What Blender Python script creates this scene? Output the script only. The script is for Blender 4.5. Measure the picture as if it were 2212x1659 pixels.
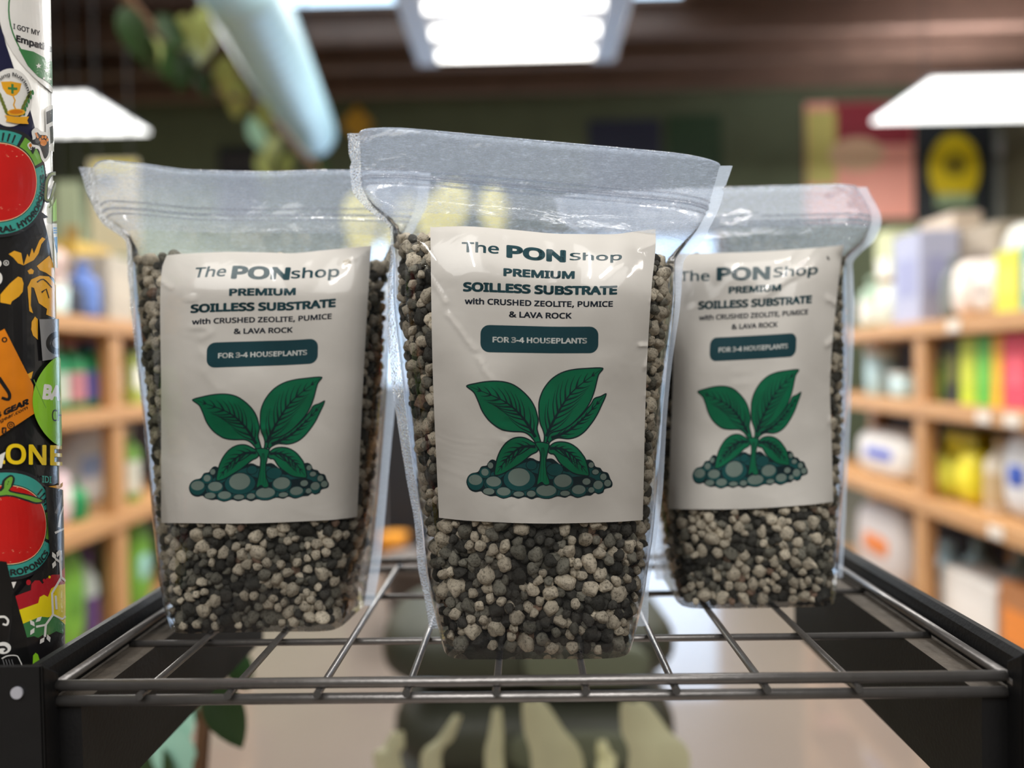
import bpy, bmesh, math, random, os
import numpy as np
from mathutils import Vector, Matrix, noise
from mathutils.bvhtree import BVHTree
from mathutils.geometry import tessellate_polygon

for o in list(bpy.data.objects):
    bpy.data.objects.remove(o, do_unlink=True)
S = bpy.context.scene
COL = S.collection
random.seed(7)
PI = math.pi

# ------------------------------------------------------------------ camera
W, H, F = 2212, 1659, 1662.0          # picture frame and focal length in pixels
Z0 = 1.0                              # top of the wire deck above the shop floor
CAM = Vector((0, 0, Z0 + 0.182))
cd = bpy.data.cameras.new('camera')
cam = bpy.data.objects.new('camera', cd)
COL.objects.link(cam)
S.camera = cam
cd.sensor_fit = 'HORIZONTAL'
cd.sensor_width = 36.0
cd.lens = 36.0 * F / W
cd.clip_start = 0.02
cd.clip_end = 60
ROT = (Matrix.Rotation(math.radians(1.0), 3, 'Z') @ Matrix.Rotation(math.radians(90 - 1.40), 3, 'X')
       @ Matrix.Rotation(math.radians(-1.0), 3, 'Z'))
cam.matrix_world = Matrix.Translation(CAM) @ ROT.to_4x4()
cd.dof.use_dof = True
cd.dof.focus_distance = 0.485
cd.dof.aperture_fstop = 2.3

# ------------------------------------------------------------------ world, light, exposure
wd = bpy.data.worlds.new('world')
S.world = wd
wd.use_nodes = True
bg = wd.node_tree.nodes['Background']
bg.inputs[0].default_value = (0.90, 0.92, 1.0, 1)
bg.inputs[1].default_value = 0.15
S.view_settings.view_transform = 'Standard'
S.view_settings.look = 'None'
S.view_settings.gamma = 1.0
S.view_settings.use_curve_mapping = False
S.view_settings.exposure = 0.9
S.cycles.use_denoising = True
S.cycles.transparent_max_bounces = 24
S.cycles.max_bounces = 8
S.cycles.diffuse_bounces = 3
S.cycles.glossy_bounces = 3
S.cycles.sample_clamp_indirect = 6.0
S.cycles.caustics_reflective = False
S.cycles.caustics_refractive = False


def area(name, loc, sx, sy, power, col=(1, 0.98, 0.94), rot=(0, 0, 0)):
    l = bpy.data.lights.new(name, 'AREA')
    l.shape = 'RECTANGLE'
    l.size, l.size_y = sx, sy
    l.energy = power
    l.color = col
    o = bpy.data.objects.new(name, l)
    o.location = loc
    o.rotation_euler = rot
    COL.objects.link(o)
    return o


# the three lamps seen ahead, plus unseen fill lights added behind and overhead
area('lamp_or_fill_light', (-1.3, -1.8, Z0 + 2.2), 2.2, 2.0, 40, (1, 0.98, 0.94), (math.radians(30), 0, 0))  # soft unseen fill added to light the pouch fronts
area('lamp_or_fill_light', (1.5, -1.7, Z0 + 2.2), 2.2, 2.0, 36, (1, 0.98, 0.94), (math.radians(30), 0, 0))
area('lamp_or_fill_light', (-0.55, -1.3, Z0 + 1.9), 0.07, 1.2, 9)  # narrow unseen strips added for glints on the film
area('lamp_or_fill_light', (0.75, -1.1, Z0 + 1.9), 0.07, 1.2, 9)
area('lamp_or_fill_light', (-2.1, -0.6, Z0 + 2.0), 0.07, 1.2, 9)
area('lamp_or_fill_light', (2.3, -0.6, Z0 + 2.0), 0.07, 1.2, 9)
area('lamp_or_fill_light', (0.1, 5.0, Z0 + 2.2), 1.1, 1.2, 95)
area('lamp_or_fill_light', (-4.1, 6.8, Z0 + 2.33), 1.3, 1.0, 120)
area('lamp_or_fill_light', (3.9, 6.5, Z0 + 2.33), 1.3, 1.0, 120)
area('lamp_or_fill_light', (0.1, 2.6, Z0 + 2.9), 1.5, 1.2, 85)  # unseen overhead fill, added to backlight the pouch film
area('lamp_or_fill_light', (-2.6, 2.6, Z0 + 2.9), 0.6, 1.4, 22)
area('lamp_or_fill_light', (2.6, 2.6, Z0 + 2.9), 0.6, 1.4, 22)


def ray(px, py):
    d = ROT @ Vector(((px - W / 2) / F, -(py - H / 2) / F, -1.0))
    return d


def at(px, py, Y):
    """the place, Y metres ahead of the camera, seen at this spot of the photograph"""
    d = ray(px, py)
    return CAM + d * (Y / d.y)


def on_x(px, py, X):
    d = ray(px, py)
    return CAM + d * (X / d.x)


def on_z(px, py, Z):
    d = ray(px, py)
    return CAM + d * ((Z - CAM.z) / d.z)


RT = ROT.transposed()


def proj(p):
    q = RT @ (Vector(p) - CAM)
    return (W / 2 + q.x / -q.z * F, H / 2 - q.y / -q.z * F)


# ------------------------------------------------------------------ materials
MATS = {}


def srgb(r, g, b):
    f = lambda c: (c / 255 / 12.92) if c / 255 <= 0.04045 else ((c / 255 + 0.055) / 1.055) ** 2.4
    return (f(r), f(g), f(b))


def newmat(name):
    m = bpy.data.materials.new(name)
    m.use_nodes = True
    nt = m.node_tree
    p = nt.nodes.get('Principled BSDF')
    return m, nt, p


def N(nt, t, **kw):
    n = nt.nodes.new(t)
    for k, v in kw.items():
        setattr(n, k, v)
    return n


def mat(name, col, rough=0.5, metal=0.0, noise_amt=0.0, nscale=40.0, bump=0.0, bscale=80.0, coat=0.0, spec=0.5, emit=None, estr=0.0):
    """procedural surface: base colour broken up by noise, optional bump"""
    if name in MATS:
        return MATS[name]
    m, nt, p = newmat(name)
    L = nt.links
    p.inputs['Roughness'].default_value = rough
    p.inputs['Metallic'].default_value = metal
    p.inputs['Specular IOR Level'].default_value = spec
    p.inputs['Coat Weight'].default_value = coat
    p.inputs['Base Color'].default_value = (*col, 1)
    tc = N(nt, 'ShaderNodeTexCoord')
    if noise_amt > 0:
        nz = N(nt, 'ShaderNodeTexNoise')
        nz.inputs['Scale'].default_value = nscale
        nz.inputs['Detail'].default_value = 3
        L.new(tc.outputs['Object'], nz.inputs['Vector'])
        mx = N(nt, 'ShaderNodeMix', data_type='RGBA')
        mx.inputs['A'].default_value = (*[c * (1 - noise_amt) for c in col], 1)
        mx.inputs['B'].default_value = (*[min(1, c * (1 + noise_amt)) for c in col], 1)
        L.new(nz.outputs['Fac'], mx.inputs['Factor'])
        L.new(mx.outputs['Result'], p.inputs['Base Color'])
    if bump > 0:
        nb = N(nt, 'ShaderNodeTexNoise')
        nb.inputs['Scale'].default_value = bscale
        nb.inputs['Detail'].default_value = 4
        L.new(tc.outputs['Object'], nb.inputs['Vector'])
        b = N(nt, 'ShaderNodeBump')
        b.inputs['Strength'].default_value = bump
        b.inputs['Distance'].default_value = 0.01
        L.new(nb.outputs['Fac'], b.inputs['Height'])
        L.new(b.outputs['Normal'], p.inputs['Normal'])
    if emit:
        p.inputs['Emission Color'].default_value = (*emit, 1)
        p.inputs['Emission Strength'].default_value = estr
    MATS[name] = m
    return m


def flat(r, g, b, rough=0.55):
    """a plain print or plastic colour given as sRGB"""
    return mat('colour_%d_%d_%d' % (r, g, b), srgb(r, g, b), rough, noise_amt=0.06, nscale=25)


def wood(name, c1, c2, scale=6.0):
    if name in MATS:
        return MATS[name]
    m, nt, p = newmat(name)
    L = nt.links
    tc = N(nt, 'ShaderNodeTexCoord')
    mp = N(nt, 'ShaderNodeMapping')
    mp.inputs['Scale'].default_value = (8, 1, 8)
    L.new(tc.outputs['Object'], mp.inputs['Vector'])
    nz = N(nt, 'ShaderNodeTexNoise')
    nz.inputs['Scale'].default_value = scale
    nz.inputs['Detail'].default_value = 5
    L.new(mp.outputs['Vector'], nz.inputs['Vector'])
    mx = N(nt, 'ShaderNodeMix', data_type='RGBA')
    mx.inputs['A'].default_value = (*c1, 1)
    mx.inputs['B'].default_value = (*c2, 1)
    L.new(nz.outputs['Fac'], mx.inputs['Factor'])
    L.new(mx.outputs['Result'], p.inputs['Base Color'])
    p.inputs['Roughness'].default_value = 0.55
    MATS[name] = m
    return m


def film(name, haze, scratch, gloss=1.0, bump=0.25, bscale=25.0, dots=False, tint=(0.97, 0.97, 0.98)):
    """clear plastic: mostly see-through, Fresnel gloss, a little milky scatter from scuffs"""
    m, nt, p = newmat(name)
    L = nt.links
    nt.nodes.remove(p)
    out = nt.nodes['Material Output']
    tc = N(nt, 'ShaderNodeTexCoord')
    nz = N(nt, 'ShaderNodeTexNoise')
    nz.inputs['Scale'].default_value = bscale
    nz.inputs['Detail'].default_value = 3
    nz.inputs['Distortion'].default_value = 1.2
    L.new(tc.outputs['Object'], nz.inputs['Vector'])
    bp = N(nt, 'ShaderNodeBump')
    bp.inputs['Strength'].default_value = bump
    bp.inputs['Distance'].default_value = 0.01
    if dots:
        vo = N(nt, 'ShaderNodeTexVoronoi')
        vo.inputs['Scale'].default_value = 750
        L.new(tc.outputs['Object'], vo.inputs['Vector'])
        L.new(vo.outputs['Distance'], bp.inputs['Height'])
    else:
        L.new(nz.outputs['Fac'], bp.inputs['Height'])
    tr = N(nt, 'ShaderNodeBsdfTransparent')
    tr.inputs['Color'].default_value = (*tint, 1)
    gl = N(nt, 'ShaderNodeBsdfGlossy')
    gl.inputs['Roughness'].default_value = 0.07
    gl.inputs['Color'].default_value = (1, 1, 1, 1)
    L.new(bp.outputs['Normal'], gl.inputs['Normal'])
    fr = N(nt, 'ShaderNodeFresnel')
    fr.inputs['IOR'].default_value = 1.45
    L.new(bp.outputs['Normal'], fr.inputs['Normal'])
    fm = N(nt, 'ShaderNodeMath', operation='MULTIPLY')
    fm.inputs[1].default_value = gloss
    L.new(fr.outputs['Fac'], fm.inputs[0])
    di = N(nt, 'ShaderNodeBsdfDiffuse')
    di.inputs['Color'].default_value = (0.78, 0.85, 1.0, 1)
    tl = N(nt, 'ShaderNodeBsdfTranslucent')
    tl.inputs['Color'].default_value = (0.72, 0.84, 1.0, 1)
    dm = N(nt, 'ShaderNodeMixShader')
    dm.inputs[0].default_value = 0.6
    L.new(di.outputs[0], dm.inputs[1])
    L.new(tl.outputs[0], dm.inputs[2])
    # scuffs: stretched noise thresholded into fine hair scratches
    mp = N(nt, 'ShaderNodeMapping')
    mp.inputs['Scale'].default_value = (70, 70, 700)
    mp.inputs['Rotation'].default_value = (0, 0.7, 0)
    L.new(tc.outputs['Object'], mp.inputs['Vector'])
    n2 = N(nt, 'ShaderNodeTexNoise')
    n2.inputs['Scale'].default_value = 3.0
    n2.inputs['Detail'].default_value = 4
    n2.inputs['Distortion'].default_value = 1.5
    L.new(mp.outputs['Vector'], n2.inputs['Vector'])
    cr = N(nt, 'ShaderNodeMapRange')
    cr.inputs['From Min'].default_value = 0.54
    cr.inputs['From Max'].default_value = 0.72
    cr.inputs['To Min'].default_value = haze
    cr.inputs['To Max'].default_value = haze + scratch
    L.new(n2.outputs['Fac'], cr.inputs['Value'])
    m1 = N(nt, 'ShaderNodeMixShader')
    L.new(cr.outputs['Result'], m1.inputs[0])
    L.new(tr.outputs[0], m1.inputs[1])
    L.new(dm.outputs[0], m1.inputs[2])
    m2 = N(nt, 'ShaderNodeMixShader')
    L.new(fm.outputs[0], m2.inputs[0])
    L.new(m1.outputs[0], m2.inputs[1])
    L.new(gl.outputs[0], m2.inputs[2])
    L.new(m2.outputs[0], out.inputs['Surface'])
    MATS[name] = m
    return m


M_FILM = film('clear_pouch_film', 0.005, 0.015, 0.8, 0.07, 16)
M_HEAD = film('scuffed_pouch_film', 0.24, 0.42, 1.0, 0.14, 26)
M_SEAL = film('pressed_seal_film', 0.46, 0.12, 0.8, 0.5, 30, dots=True)
M_ZIP = film('zip_rib_film', 0.28, 0.1, 1.3, 0.1, 30)
M_PAPER = mat('label_paper', (0.72, 0.685, 0.625), 0.45, spec=0.2, noise_amt=0.04, nscale=30, bump=0.12, bscale=30)
M_TEAL = mat('print_dark_teal', (0.008, 0.052, 0.065), 0.45, spec=0.12)
M_NAVY = mat('print_dark_navy', (0.008, 0.016, 0.03), 0.45, spec=0.12)
M_LEAF = mat('print_leaf_green', (0.001, 0.145, 0.062), 0.45, spec=0.12, noise_amt=0.25, nscale=60)
M_LEAF2 = mat('print_leaf_deep_green', (0.002, 0.05, 0.03), 0.45, spec=0.12, noise_amt=0.2, nscale=60)
M_OUT = mat('print_outline', (0.004, 0.018, 0.024), 0.45, spec=0.12)
M_ROCKL = mat('print_rock_grey', (0.17, 0.225, 0.195), 0.45, spec=0.12, noise_amt=0.2, nscale=50)
M_ROCKD = mat('print_rock_teal', (0.006, 0.075, 0.075), 0.45, spec=0.12, noise_amt=0.2, nscale=50)
M_WHITE = mat('print_white', (0.72, 0.74, 0.70), 0.45, spec=0.12)
M_STEEL = mat('brushed_wire_steel', (0.20, 0.19, 0.185), 0.36, 0.85, noise_amt=0.25, nscale=60, bump=0.05, bscale=300)
M_BLACK = mat('black_powder_coat', (0.0045, 0.0045, 0.005), 0.5, noise_amt=0.3, nscale=50, bump=0.06, bscale=350, spec=0.3)
M_CUT = mat('sheared_wire_end', (0.06, 0.058, 0.056), 0.6, 0.5, noise_amt=0.2, nscale=200)
M_DUST = mat('dusty_ledge_metal', (0.085, 0.07, 0.055), 0.7, 0.2, noise_amt=0.6, nscale=60, bump=0.3, bscale=120)
M_WOOD = wood('pine_shelf_wood', (0.42, 0.20, 0.075), (0.60, 0.34, 0.15))
M_TUBE = mat('lamp_tube_glow', (1, 1, 1), 0.5, emit=(1, 0.985, 0.93), estr=1.9)
M_PANEL = mat('lamp_panel_glow', (1, 1, 1), 0.5, emit=(1, 1, 0.97), estr=1.5)

# ------------------------------------------------------------------ mesh helpers
class MB:
    def __init__(self):
        self.v, self.f, self.m, self.mats = [], [], [], []

    def mi(self, material):
        if material not in self.mats:
            self.mats.append(material)
        return self.mats.index(material)

    def add(self, vs, fs, material):
        b = len(self.v)
        self.v.extend([tuple(p) for p in vs])
        k = self.mi(material)
        for f in fs:
            self.f.append(tuple(b + i for i in f))
            self.m.append(k)

    def box(self, x0, x1, y0, y1, z0, z1, material):
        vs = [(x, y, z) for z in (z0, z1) for y in (y0, y1) for x in (x0, x1)]
        self.add(vs, [(0, 2, 3, 1), (4, 5, 7, 6), (0, 1, 5, 4), (2, 6, 7, 3), (0, 4, 6, 2), (1, 3, 7, 5)], material)

    def tube(self, pts, r, material, n=10, caps=True, radii=None, cap_mat=None):
        pts = [Vector(p) for p in pts]
        vs, fs = [], []
        up = Vector((0, 0, 1))
        for i, p in enumerate(pts):
            d = (pts[min(i + 1, len(pts) - 1)] - pts[max(i - 1, 0)]).normalized()
            a = d.cross(up)
            if a.length < 1e-3:
                a = d.cross(Vector((1, 0, 0)))
            a.normalize()
            b = d.cross(a)
            rr = radii[i] if radii else r
            for k in range(n):
                t = 2 * PI * k / n
                vs.append(p + (a * math.cos(t) + b * math.sin(t)) * rr)
        for i in range(len(pts) - 1):
            for k in range(n):
                fs.append((i * n + k, i * n + (k + 1) % n, (i + 1) * n + (k + 1) % n, (i + 1) * n + k))
        ends = [tuple(range(n - 1, -1, -1)), tuple(range((len(pts) - 1) * n, len(pts) * n))] if caps else []
        if ends and not cap_mat:
            fs += ends
        self.add(vs, fs, material)
        if ends and cap_mat:
            self.add(vs[:n], [ends[0]], cap_mat)
            self.add(vs[-n:], [tuple(range(n))], cap_mat)

    def lathe(self, c, prof, material, n=20):
        vs, fs = [], []
        for r, z in prof:
            for k in range(n):
                t = 2 * PI * k / n
                vs.append((c[0] + r * math.cos(t), c[1] + r * math.sin(t), c[2] + z))
        for i in range(len(prof) - 1):
            for k in range(n):
                fs.append((i * n + k, i * n + (k + 1) % n, (i + 1) * n + (k + 1) % n, (i + 1) * n + k))
        fs.append(tuple(range(n - 1, -1, -1)))
        fs.append(tuple(range((len(prof) - 1) * n, len(prof) * n)))
        self.add(vs, fs, material)

    def pillow(self, c, sx, sy, sz, material, e=0.55, n=16, rz=0.0, wob=0.0):
        vs, fs = [], []
        sg = lambda t, q: math.copysign(abs(t) ** q, t)
        for i in range(n + 1):
            a = -PI / 2 + PI * i / n
            for k in range(2 * n):
                b = PI * k / n
                x = sg(math.cos(a), e) * sg(math.cos(b), e) * sx / 2
                y = sg(math.cos(a), e) * sg(math.sin(b), e) * sy / 2
                z = sg(math.sin(a), 0.8) * sz / 2
                if wob:
                    q = noise.noise(Vector((x * 9 + c[0] * 5, y * 9, z * 9 + c[2] * 7)))
                    x, y, z = x * (1 + wob * q), y * (1 + wob * q), z * (1 + wob * q)
                vs.append((c[0] + x * math.cos(rz) - y * math.sin(rz), c[1] + x * math.sin(rz) + y * math.cos(rz), c[2] + z))
        m = 2 * n
        for i in range(n):
            for k in range(m):
                fs.append((i * m + k, i * m + (k + 1) % m, (i + 1) * m + (k + 1) % m, (i + 1) * m + k))
        self.add(vs, fs, material)

    def build(self, name, parent=None, smooth=False, bevel=0.0):
        me = bpy.data.meshes.new(name)
        me.from_pydata(self.v, [], self.f)
        for mm in self.mats:
            me.materials.append(mm)
        me.polygons.foreach_set('material_index', self.m)
        if smooth:
            me.polygons.foreach_set('use_smooth', [True] * len(me.polygons))
        me.update()
        o = bpy.data.objects.new(name, me)
        COL.objects.link(o)
        if parent is not None:
            o.parent = parent
            base = Vector(parent.get('base_at', (0, 0, 0)))
            o.matrix_parent_inverse = Matrix.Translation(-base)
        if bevel > 0:
            b = o.modifiers.new('edge', 'BEVEL')
            b.width = bevel
            b.segments = 2
        return o


def tag(o, label=None, cat=None, group=None, kind=None):
    if label:
        o['label'] = label
    if cat:
        o['category'] = cat
    if group:
        o['group'] = group
    if kind:
        o['kind'] = kind
    return o


def thing(name, label, cat, loc=(0, 0, 0), group=None):
    o = bpy.data.objects.new(name, None)
    o.empty_display_size = 0.02
    o.location = loc
    o['base_at'] = tuple(loc)
    COL.objects.link(o)
    return tag(o, label, cat, group)


def structure(o, label=None):
    o['kind'] = 'structure'
    if label:
        o['label'] = label
    return o


def interp(pts, x):
    """smooth interpolation through (x, value) pairs"""
    pts = sorted(pts)
    if x <= pts[0][0]:
        return pts[0][1]
    if x >= pts[-1][0]:
        return pts[-1][1]
    for i in range(len(pts) - 1):
        if pts[i][0] <= x <= pts[i + 1][0]:
            break
    x0, y0 = pts[i]
    x1, y1 = pts[i + 1]

    def slope(k):
        if k <= 0 or k >= len(pts) - 1:
            return None
        a = (pts[k][1] - pts[k - 1][1]) / (pts[k][0] - pts[k - 1][0])
        b = (pts[k + 1][1] - pts[k][1]) / (pts[k + 1][0] - pts[k][0])
        return 0.0 if a * b <= 0 else 2 * a * b / (a + b)
    d = (y1 - y0) / (x1 - x0)
    m0, m1 = slope(i), slope(i + 1)
    m0 = d if m0 is None else m0
    m1 = d if m1 is None else m1
    h = x1 - x0
    t = (x - x0) / h
    return ((2 * t ** 3 - 3 * t * t + 1) * y0 + (t ** 3 - 2 * t * t + t) * h * m0
            + (-2 * t ** 3 + 3 * t * t) * y1 + (t ** 3 - t * t) * h * m1)


# ------------------------------------------------------------------ flat artwork laid onto curved surfaces
def load_font():
    try:
        p = os.path.join(bpy.utils.system_resource('DATAFILES'), 'fonts', 'NotoSansHebrew-Regular.woff2')
        return bpy.data.fonts.load(p)
    except Exception:
        return None


FONT = load_font()
TXT = {}


def glyphs(text, bold=0.0, spacing=1.0):
    """triangles of a line of text, cap height scaled to 1, starting at x = 0; bold adds an outline stroke"""
    key = (text, bold, spacing)
    if key in TXT:
        return TXT[key]
    c = bpy.data.curves.new('lettering', 'FONT')
    c.body = text
    if FONT:
        c.font = FONT
    c.space_character = spacing
    c.resolution_u = 5
    o = bpy.data.objects.new('lettering', c)
    COL.objects.link(o)
    dg = bpy.context.evaluated_depsgraph_get()
    me = o.evaluated_get(dg).to_mesh()
    me.calc_loop_triangles()
    vs = [(v.co.x, v.co.y) for v in me.vertices]
    tris = [tuple(t.vertices) for t in me.loop_triangles]
    cnt = {}
    for t in tris:
        for a, b in ((t[0], t[1]), (t[1], t[2]), (t[2], t[0])):
            k = (min(a, b), max(a, b))
            cnt[k] = cnt.get(k, 0) + 1
    bpy.data.objects.remove(o, do_unlink=True)
    cap = 0.714
    vs = [(x / cap, y / cap) for x, y in vs]
    out = [[vs[i] for i in t] for t in tris]
    if bold > 0:
        w = bold / 2
        for (a, b), n in cnt.items():
            if n != 1:
                continue
            ax, ay = vs[a]
            bx, by = vs[b]
            dx, dy = bx - ax, by - ay
            l = math.hypot(dx, dy)
            if l < 1e-6:
                continue
            dx, dy = dx / l, dy / l
            e = w * 0.5
            p = [(ax - dx * e - dy * w, ay - dy * e + dx * w), (bx + dx * e - dy * w, by + dy * e + dx * w),
                 (bx + dx * e + dy * w, by + dy * e - dx * w), (ax - dx * e + dy * w, ay - dy * e - dx * w)]
            out.append([p[0], p[1], p[2]])
            out.append([p[0], p[2], p[3]])
    xs = [p[0] for t in out for p in t]
    x0, x1 = min(xs), max(xs)
    out = [[(x - x0, y) for x, y in t] for t in out]
    TXT[key] = (out, x1 - x0)
    return TXT[key]


def text_tris(text, x0, x1, base, cap, bold=0.0, slope=0.0, shear=0.0, spacing=1.0):
    """text fitted between x0 and x1 (y runs down), its baseline starting at base and falling by slope"""
    g, w = glyphs(text, bold, spacing)
    k = (x1 - x0) / w
    return [[(x0 + x * k + y * cap * shear, base - y * cap + x * k * slope) for x, y in t] for t in g]


def text_arc(text, cx, cy, r, a0, a1, cap, bold=0.0, outward=True, sx=1.0):
    """text along a circle from angle a0 to a1 (degrees, anticlockwise from +x, y down in the result)"""
    g, w = glyphs(text, bold)
    out = []
    for t in g:
        q = []
        for x, y in t:
            a = math.radians(a0 + (a1 - a0) * x / w)
            rr = r + y * cap if outward else r - y * cap
            q.append((cx + rr * math.cos(a) * sx, cy - rr * math.sin(a)))
        out.append(q)
    return out


def poly_tris(poly):
    t = tessellate_polygon([[Vector((x, y, 0)) for x, y in poly]])
    return [[poly[i] for i in f] for f in t]


def smooth_poly(p, k=4, closed=True):
    """Catmull-Rom through the points"""
    n = len(p)
    out = []
    for i in range(n if closed else n - 1):
        p0 = p[(i - 1) % n] if closed or i > 0 else p[0]
        p1, p2 = p[i], p[(i + 1) % n]
        p3 = p[(i + 2) % n] if closed or i + 2 < n else p[-1]
        for j in range(k):
            t = j / k
            out.append(tuple(0.5 * (2 * b + (c - a) * t + (2 * a - 5 * b + 4 * c - d) * t * t + (3 * b - a - 3 * c + d) * t ** 3)
                             for a, b, c, d in zip(p0, p1, p2, p3)))
    if not closed:
        out.append(p[-1])
    return out


def inset(poly, d):
    n = len(poly)
    ar = sum(poly[i][0] * poly[(i + 1) % n][1] - poly[(i + 1) % n][0] * poly[i][1] for i in range(n))
    s = 1 if ar > 0 else -1
    out = []
    for i in range(n):
        ax, ay = poly[(i - 1) % n]
        bx, by = poly[(i + 1) % n]
        dx, dy = bx - ax, by - ay
        l = math.hypot(dx, dy) or 1
        out.append((poly[i][0] - dy / l * d * s, poly[i][1] + dx / l * d * s))
    return out


def ell(cx, cy, rx, ry, n=28, rot=0.0, a0=0.0, a1=2 * PI):
    c, s = math.cos(rot), math.sin(rot)
    out = []
    for i in range(n):
        a = a0 + (a1 - a0) * i / n
        x, y = rx * math.cos(a), ry * math.sin(a)
        out.append((cx + x * c - y * s, cy + x * s + y * c))
    return out


def ring(cx, cy, r0, r1, a0, a1, n=24, sx=1.0):
    """a band of a ring between two angles (degrees anticlockwise, y down)"""
    out = []
    for i in range(n):
        for q in range(1):
            t0, t1 = (math.radians(a0 + (a1 - a0) * (i + k) / n) for k in (0, 1))
            p = [(cx + r * math.cos(t) * sx, cy - r * math.sin(t)) for r, t in ((r0, t0), (r1, t0), (r1, t1), (r0, t1))]
            out.append([p[0], p[1], p[2]])
            out.append([p[0], p[2], p[3]])
    return out


def stroke(pts, w0, w1=None, smooth=0):
    """a tapering brush stroke as triangles"""
    if smooth:
        pts = smooth_poly(pts, smooth, False)
    w1 = w0 if w1 is None else w1
    n = len(pts)
    L, R = [], []
    for i, (x, y) in enumerate(pts):
        ax, ay = pts[max(i - 1, 0)]
        bx, by = pts[min(i + 1, n - 1)]
        dx, dy = bx - ax, by - ay
        l = math.hypot(dx, dy) or 1
        w = (w0 + (w1 - w0) * i / (n - 1)) / 2
        L.append((x - dy / l * w, y + dx / l * w))
        R.append((x + dy / l * w, y - dx / l * w))
    out = []
    for i in range(n - 1):
        out.append([L[i], L[i + 1], R[i + 1]])
        out.append([L[i], R[i + 1], R[i]])
    return out


def rrect(x0, x1, y0, y1, r, n=6):
    out = []
    for cx, cy, a in ((x1 - r, y1 - r, 0), (x0 + r, y1 - r, 90), (x0 + r, y0 + r, 180), (x1 - r, y0 + r, 270)):
        for i in range(n + 1):
            t = math.radians(a + 90 * i / n)
            out.append((cx + r * math.cos(t), cy + r * math.sin(t)))
    return out


def split(tris, L):
    out, st = [], list(tris)
    while st:
        t = st.pop()
        e = [math.dist(t[i], t[(i + 1) % 3]) for i in range(3)]
        k = e.index(max(e))
        if e[k] <= L:
            out.append(t)
            continue
        a, b, c = t[k], t[(k + 1) % 3], t[(k + 2) % 3]
        m = ((a[0] + b[0]) / 2, (a[1] + b[1]) / 2)
        st.append([a, m, c])
        st.append([m, b, c])
    return out


class Art:
    """layers of flat artwork, later ones on top, mapped onto a surface by place(x, y, height)"""

    def __init__(self, place, step, L):
        self.place, self.step, self.L, self.k, self.mb = place, step, L, 0, MB()

    def tris(self, tris, material, up=True):
        if up:
            self.k += 1
        vs, fs, idx = [], [], {}
        for t in split(tris, self.L):
            f = []
            for p in t:
                q = (round(p[0], 4), round(p[1], 4))
                if q not in idx:
                    idx[q] = len(vs)
                    vs.append(self.place(p[0], p[1], self.k * self.step))
                f.append(idx[q])
            if len(set(f)) == 3:
                fs.append(tuple(f))
        self.mb.add(vs, fs, material)

    def poly(self, p, material, up=True):
        self.tris(poly_tris(p), material, up)

    def build(self, name, parent):
        return self.mb.build(name, parent)
# ------------------------------------------------------------------ the room
YB, XL, XR, ZC = 8.5, -5.2, 5.2, 4.25
YF = -4.0
M_FLOOR = mat('polished_concrete_floor', (0.21, 0.172, 0.145), 0.30, noise_amt=0.18, nscale=1.2, bump=0.02, bscale=6, spec=0.5, coat=1.0)
M_WALLB = mat('dark_olive_wall', srgb(92, 100, 76), 0.8, noise_amt=0.2, nscale=3)
M_WALLS = mat('dim_side_wall', srgb(92, 88, 70), 0.8, noise_amt=0.2, nscale=3)
M_CEIL = mat('dark_brown_ceiling', srgb(80, 62, 54), 0.8, noise_amt=0.35, nscale=4)
M_BEAM = mat('brown_joist_wood', srgb(100, 76, 62), 0.75, noise_amt=0.3, nscale=5)
M_SKY = mat('skylight_daylight', (1, 1, 1), 0.5, emit=(0.52, 0.76, 1.0), estr=1.5)

m = MB(); m.box(XL, XR, YF, YB, -0.1, 0, M_FLOOR); structure(m.build('floor'))
m = MB(); m.box(XL, XR, YB, YB + 0.15, 0, ZC, M_WALLB); structure(m.build('wall_back'))
m = MB(); m.box(XL - 0.15, XL, YF, YB, 0, ZC, M_WALLS); structure(m.build('wall_left'))
m = MB(); m.box(XR, XR + 0.15, YF, YB, 0, ZC, M_WALLS); structure(m.build('wall_right'))
m = MB(); m.box(XL, XR, YF - 0.15, YF, 0, ZC, M_WALLS); structure(m.build('wall_front'))
m = MB(); m.box(XL, XR, YF, YB, ZC, ZC + 0.1, M_CEIL); structure(m.build('ceiling'))
for i, yj in enumerate((2.2, 3.2, 4.15, 5.1, 6.6, 7.2, 7.9)):
    m = MB(); m.box(XL, XR, yj, yj + 0.12, ZC - 0.28, ZC, M_BEAM)
    structure(m.build('trim_%d' % (i + 1), bevel=0.01))
# skylight let into the ceiling above the hanging lamp
m = MB(); m.box(-1.95, 1.35, 5.25, 6.5, ZC - 0.02, ZC - 0.005, M_SKY)
sk = m.build('window_1'); structure(sk)
m = MB()
for a in ((-2.03, -1.95, 5.17, 6.58), (1.35, 1.43, 5.17, 6.58), (-1.95, 1.35, 5.17, 5.25), (-1.95, 1.35, 6.5, 6.58)):
    m.box(a[0], a[1], a[2], a[3], ZC - 0.06, ZC, M_BEAM)
o = m.build('window_frame', sk)
o.matrix_parent_inverse = Matrix()

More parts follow.
